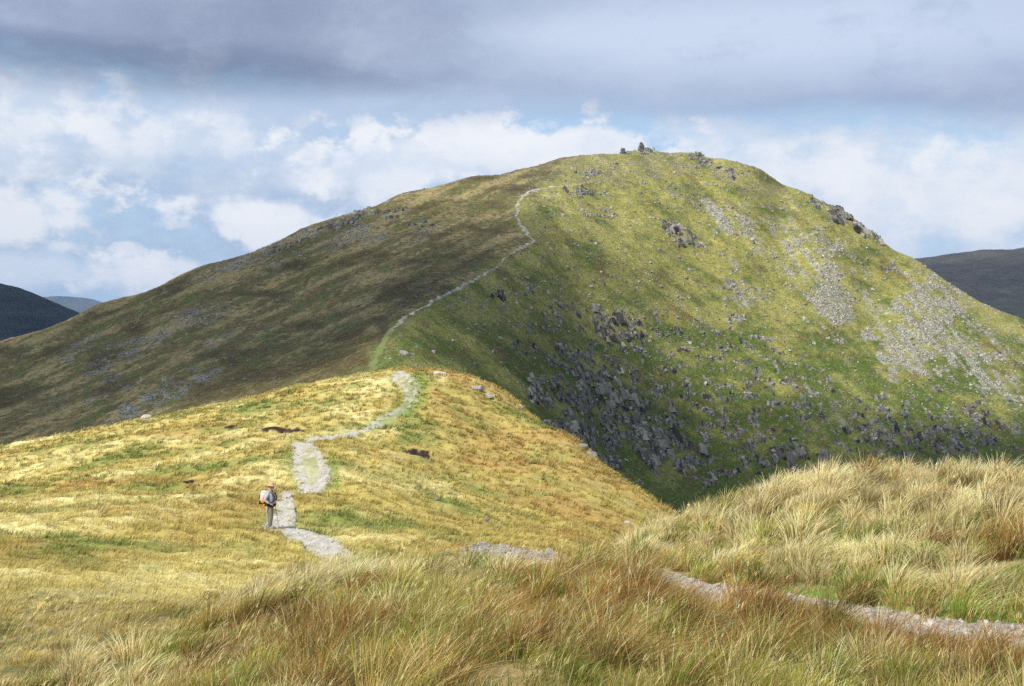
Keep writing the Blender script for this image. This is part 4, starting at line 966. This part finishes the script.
# ------------------------------------------------------------------ clouds overhead and behind the camera that shade the mountain
def cloud_mat(dens):
    m, nt, out = new_mat('cloud_vapour'); N = nt.nodes; L = nt.links
    tc = N.new('ShaderNodeTexCoord'); ln = N.new('ShaderNodeVectorMath'); ln.operation = 'LENGTH'
    fl = N.new('ShaderNodeVectorMath'); fl.operation = 'MULTIPLY'; fl.inputs[1].default_value = (1, 1, 0)
    L.new(tc.outputs['Object'], fl.inputs[0]); L.new(fl.outputs['Vector'], ln.inputs[0])
    nz = N.new('ShaderNodeTexNoise'); nz.inputs['Scale'].default_value = 2.6; nz.inputs['Detail'].default_value = 4; nz.inputs['Roughness'].default_value = .55
    L.new(tc.outputs['Object'], nz.inputs['Vector'])
    ad = N.new('ShaderNodeMath'); ad.operation = 'MULTIPLY_ADD'; ad.inputs[1].default_value = .9; L.new(nz.outputs['Fac'], ad.inputs[0]); L.new(ln.outputs['Value'], ad.inputs[2])
    r = N.new('ShaderNodeMapRange'); r.interpolation_type = 'SMOOTHSTEP'; r.inputs['From Min'].default_value = 1.0; r.inputs['From Max'].default_value = 1.4; r.inputs['To Min'].default_value = dens; r.inputs['To Max'].default_value = 0
    L.new(ad.outputs[0], r.inputs['Value'])
    t = N.new('ShaderNodeBsdfTransparent'); d = N.new('ShaderNodeBsdfTranslucent'); d.inputs['Color'].default_value = (.9, .9, .92, 1)
    mx = N.new('ShaderNodeMixShader'); L.new(r.outputs['Result'], mx.inputs[0]); L.new(t.outputs[0], mx.inputs[1]); L.new(d.outputs[0], mx.inputs[2]); L.new(mx.outputs[0], out.inputs['Surface'])
    return m
CLOUD = {}
def cloud(target, rx, ry, rot, dens, alt=620):
    """a cloud whose shadow is centred on target"""
    t = (alt - target[2]) / SUN.z
    p = Vector(target) + SUN * t
    me = bpy.data.meshes.new('cloud'); bm = bmesh.new(); bmesh.ops.create_icosphere(bm, subdivisions=4, radius=1)
    for v in bm.verts:
        n = float(fbm(np.array([v.co.x * 2.2]), np.array([v.co.y * 2.2 + v.co.z]), 3, 7)[0])
        v.co *= 1 + .18 * n
        if v.co.z < 0: v.co.z *= .35
    bm.to_mesh(me); bm.free()
    for pl in me.polygons: pl.use_smooth = True
    if dens not in CLOUD: CLOUD[dens] = cloud_mat(dens)
    me.materials.append(CLOUD[dens])
    o = bpy.data.objects.new('cloud', me); C.objects.link(o); o.location = p; o.scale = (rx, ry, 45); o.rotation_euler = (0, 0, math.radians(rot))
    tag(o, 'white cloud drifting above the fell', 'cloud', kind='stuff'); return o
#@@CLOUDS
cloud((-110, 300, 5), 190, 120, 30, .62)
cloud((45, 292, -25), 120, 62, 10, .6)
cloud((125, 305, -25), 90, 42, 15, .5)
cloud((-900, 1700, 0), 700, 600, 0, .6, 1500)
cloud((900, 1700, 0), 800, 500, 0, .35, 1500)

# ------------------------------------------------------------------ haze
def haze():
    m, nt, out = new_mat('haze_air')
    v = nt.nodes.new('ShaderNodeVolumePrincipled'); v.inputs['Color'].default_value = (.45, .66, 1, 1); v.inputs['Density'].default_value = 6e-5; v.inputs['Anisotropy'].default_value = .2
    nt.links.new(v.outputs[0], out.inputs['Volume'])
    bm = bmesh.new(); bmesh.ops.create_cube(bm, size=1)
    for q in bm.verts: q.co = Vector((q.co.x * 54000, q.co.y * 54000, (q.co.z + .5) * 490 - 130))
    me = bpy.data.meshes.new('haze'); bm.to_mesh(me); bm.free(); me.materials.append(m)
    o = bpy.data.objects.new('haze', me); C.objects.link(o); tag(o, 'thin blue summer haze', 'haze', kind='stuff')
haze()

# ------------------------------------------------------------------ sky
w = bpy.data.worlds.new('World'); bpy.context.scene.world = w; w.use_nodes = True; w.cycles.sampling_method = 'MANUAL'; w.cycles.sample_map_resolution = 256
nt = w.node_tree; nt.nodes.clear(); N = nt.nodes; L = nt.links
def mth(op, a, b=None, c=None, clamp=False):
    n = N.new('ShaderNodeMath'); n.operation = op; n.use_clamp = clamp
    for i, x in enumerate((a, b, c)):
        if x is None: continue
        if isinstance(x, (int, float)): n.inputs[i].default_value = x
        else: L.new(x, n.inputs[i])
    return n.outputs[0]
def mrange(x, a, b, c=0, d=1):
    n = N.new('ShaderNodeMapRange'); n.interpolation_type = 'SMOOTHSTEP'
    L.new(x, n.inputs['Value'])
    for k, q in zip(('From Min', 'From Max', 'To Min', 'To Max'), (a, b, c, d)):
        n.inputs[k].default_value = q
    return n.outputs['Result']
def mixc(f, a, b):
    n = N.new('ShaderNodeMix'); n.data_type = 'RGBA'; n.clamp_factor = True
    if isinstance(f, (int, float)): n.inputs[0].default_value = f
    else: L.new(f, n.inputs[0])
    for i, x in ((6, a), (7, b)):
        if isinstance(x, tuple): n.inputs[i].default_value = (*x, 1)
        else: L.new(x, n.inputs[i])
    return n.outputs[2]
def s2l(r, g, b, k=10.0):
    f = lambda c: ((c / 255 + .055) / 1.055) ** 2.4 if c > 10 else c / 255 / 12.92
    return (f(r) * k, f(g) * k, f(b) * k)
tc = N.new('ShaderNodeTexCoord'); sp = N.new('ShaderNodeSeparateXYZ'); L.new(tc.outputs['Generated'], sp.inputs[0])
az = mth('ARCTAN2', sp.outputs['X'], sp.outputs['Y']); el = mth('ARCSINE', sp.outputs['Z'])
def nz(sx, sy, ox, oy, detail=5, rough=.55, dist=0.0, extra=None):
    cb = N.new('ShaderNodeCombineXYZ')
    a = mth('MULTIPLY_ADD', az, sx, ox); b = mth('MULTIPLY_ADD', el, sy, oy)
    L.new(a, cb.inputs[0]); L.new(b, cb.inputs[1])
    n = N.new('ShaderNodeTexNoise'); n.inputs['Scale'].default_value = 1; n.inputs['Detail'].default_value = detail; n.inputs['Roughness'].default_value = rough; n.inputs['Distortion'].default_value = dist
    L.new(cb.outputs[0], n.inputs['Vector']); return n.outputs['Fac']
def blob(ca, ce, ra, re, an=0):
    """soft elliptical region of the sky given in pixels of the frame"""
    a = mth('MULTIPLY_ADD', az, F / ra, -(math.atan((ca - CX) / F)) * F / ra); b = mth('MULTIPLY_ADD', el, F / re, -math.atan((CY - ce) / F) * F / re)
    return mth('SQRT', mth('ADD', mth('MULTIPLY', a, a), mth('MULTIPLY', b, b)))
sky = N.new('ShaderNodeTexSky'); sky.sky_type = 'NISHITA'; sky.sun_disc = False; sky.sun_elevation = SUN_EL; sky.sun_rotation = SUN_AZ; sky.altitude = 600
#@@SKY
NA = nz(14, 21, 4.1, 9.4, 7, .6, .1); NB = nz(26, 36, 21.7, 3.3, 6, .6, .1); NC = nz(4.2, 15, 30, 3, 5, .55)
blue = mixc(mrange(el, .02, .16), s2l(198, 224, 245), s2l(180, 212, 242))
blue = mixc(mrange(el, .35, .9), blue, sky.outputs[0])
base = mixc(mrange(NC, .38, .62, 0, .75), blue, s2l(192, 212, 236))
def puff(b, ca, ce, ra, re, n, colr, soft=.5, st_=1.0, amt=4.6, off=2.3, under=None):
    soft *= 1.05; off += .5 * (6.4 - amt); amt = 6.4
    q = blob(ca, ce, ra, re)
    k = mth('SUBTRACT', mth('MULTIPLY_ADD', n, amt, -off), mth('SUBTRACT', q, 1.0))
    if under:      # grey base showing beneath the bright top
        q2 = blob(ca, ce + re * .7, ra * 1.05, re * 1.0)
        k2 = mth('SUBTRACT', mth('MULTIPLY_ADD', n, amt * .6, -off * .6), mth('SUBTRACT', q2, 1.0))
        b = mixc(mrange(k2, -.6, .8, 0, .75), b, under)
    return mixc(mrange(k, -soft, soft, 0, st_), b, colr)
W1 = s2l(247, 249, 253); W2 = s2l(222, 232, 246); G1 = s2l(182, 201, 224); G2 = s2l(172, 195, 224)
for a in ((90, 175, 260, 60, NA, G1, 1.1, .8), (330, 200, 200, 50, NA, G2, 1.0, .75), (170, 255, 280, 26, NB, G1, 1.0, .65), (60, 130, 150, 20, NB, W2, 1.1, .5),
          (45, 150, 100, 30, NA, W2, .9, .7, 4.6, 2.4, G1), (30, 140, 46, 18, NB, W1, .8, .6), (115, 145, 44, 26, NB, W1, .7, .7, 3.8, 1.9), (225, 156, 60, 34, NA, W2, .9, .7, 4.6, 2.35, G1), (230, 140, 24, 18, NB, W1, .8, .6), (300, 176, 80, 24, NB, W2, 1.0, .55, 4.6, 2.4, G1),
          (25, 218, 50, 32, NB, W1, .8, .85, 4.6, 2.3, G1), (245, 224, 74, 17, NB, W1, .7, .9, 4.6, 2.3, G2), (280, 216, 34, 12, NA, W1, .7, .8), (50, 278, 100, 16, NA, W2, .8, .9, 4.6, 2.3, G2), (135, 278, 50, 13, NB, W1, .7, .85), (170, 270, 30, 8, NA, W1, .7, .7), (130, 252, 12, 5, NB, W1, .6, .7), (65, 252, 12, 5, NA, W1, .6, .6),
          (470, 150, 130, 24, NB, W1, .5, 1.0, 4.2, 2.0, W2), (400, 165, 76, 28, NA, W2, .8, .9), (560, 143, 90, 16, NA, W1, .5, .95), (430, 138, 40, 12, NB, W1, .5, .9), (380, 185, 60, 14, NB, W1, .8, .6),
          (770, 152, 36, 8, NB, W1, .7, .9), (700, 132, 60, 10, NA, W2, .9, .6), (900, 200, 210, 48, NA, W2, 1.3, 1.0), (800, 178, 110, 20, NB, W1, 1.0, .7), (980, 190, 120, 24, NB, W1, 1.2, .6), (860, 215, 100, 26, NA, W1, 1.2, .5), (990, 228, 60, 14, NB, W1, .9, .7)):
    base = puff(base, *a)
# high stratus sheet with a ragged base, lower on the right
edge = mth('MULTIPLY_ADD', NC, .075, -.0375)
k = mth('ADD', mth('SUBTRACT', el, mth('MULTIPLY_ADD', az, -.05, .178)), edge)
st = mrange(mth('MULTIPLY_ADD', NA, .03, mth('SUBTRACT', k, .015)), -.018, .034)
scol = mixc(mrange(NC, .35, .65), s2l(158, 174, 203), s2l(186, 202, 228))
def veil(b, ca, ce, ra, re, colr, st_, amt=1.0, n=NC, hard=1.15):
    return mixc(mrange(mth('ADD', blob(ca, ce, ra, re), mth('MULTIPLY_ADD', n, amt, -amt / 2)), hard, .15, 0, st_), b, colr)
scol = veil(scol, 250, 30, 420, 75, s2l(146, 156, 184), .8)
scol = veil(scol, 40, 84, 440, 36, s2l(98, 113, 143), 1.0, 1.0)
scol = veil(scol, 800, 40, 460, 62, s2l(206, 220, 242), 1.0, 1.2)
scol = veil(scol, 850, 125, 360, 24, s2l(158, 171, 202), .85, 1.4)
scol = veil(scol, 980, 90, 200, 14, s2l(178, 190, 220), .5, 1.6, NA)
scol = mixc(mrange(NA, .45, .75, 0, .35), scol, s2l(206, 216, 236)); scol = mixc(mrange(NA, .5, .25, 0, .3), scol, s2l(128, 142, 172))
base = mixc(st, base, scol)
bgd = N.new('ShaderNodeBackground'); bgd.inputs['Strength'].default_value = .083; L.new(base, bgd.inputs['Color'])
wo = N.new('ShaderNodeOutputWorld'); L.new(bgd.outputs[0], wo.inputs['Surface'])

# ------------------------------------------------------------------ sun, camera, render settings
sl = bpy.data.lights.new('sun', 'SUN'); sl.energy = 4.7; sl.angle = math.radians(.6); sl.color = (1, .955, .87)
so = bpy.data.objects.new('sun', sl); C.objects.link(so); so.rotation_euler = SUN.to_track_quat('Z', 'Y').to_euler()
cam = bpy.data.cameras.new('camera'); cam.sensor_width = 36; cam.lens = F / 1024 * 36; cam.clip_start = .1; cam.clip_end = 60000
co = bpy.data.objects.new('camera', cam); C.objects.link(co); co.rotation_euler = (math.radians(90), 0, 0)
S = bpy.context.scene; S.camera = co
S.render.engine = 'CYCLES'
S.cycles.max_bounces = 5; S.cycles.diffuse_bounces = 2; S.cycles.glossy_bounces = 1; S.cycles.transmission_bounces = 3; S.cycles.transparent_max_bounces = 12; S.cycles.volume_bounces = 0
S.cycles.use_denoising = False; S.cycles.denoiser = 'OPENIMAGEDENOISE'; S.cycles.denoising_input_passes = 'RGB_ALBEDO_NORMAL'; S.cycles.denoising_prefilter = 'ACCURATE'
S.view_settings.view_transform = 'Standard'; S.view_settings.look = 'None'; S.view_settings.exposure = .3; S.view_settings.gamma = 1
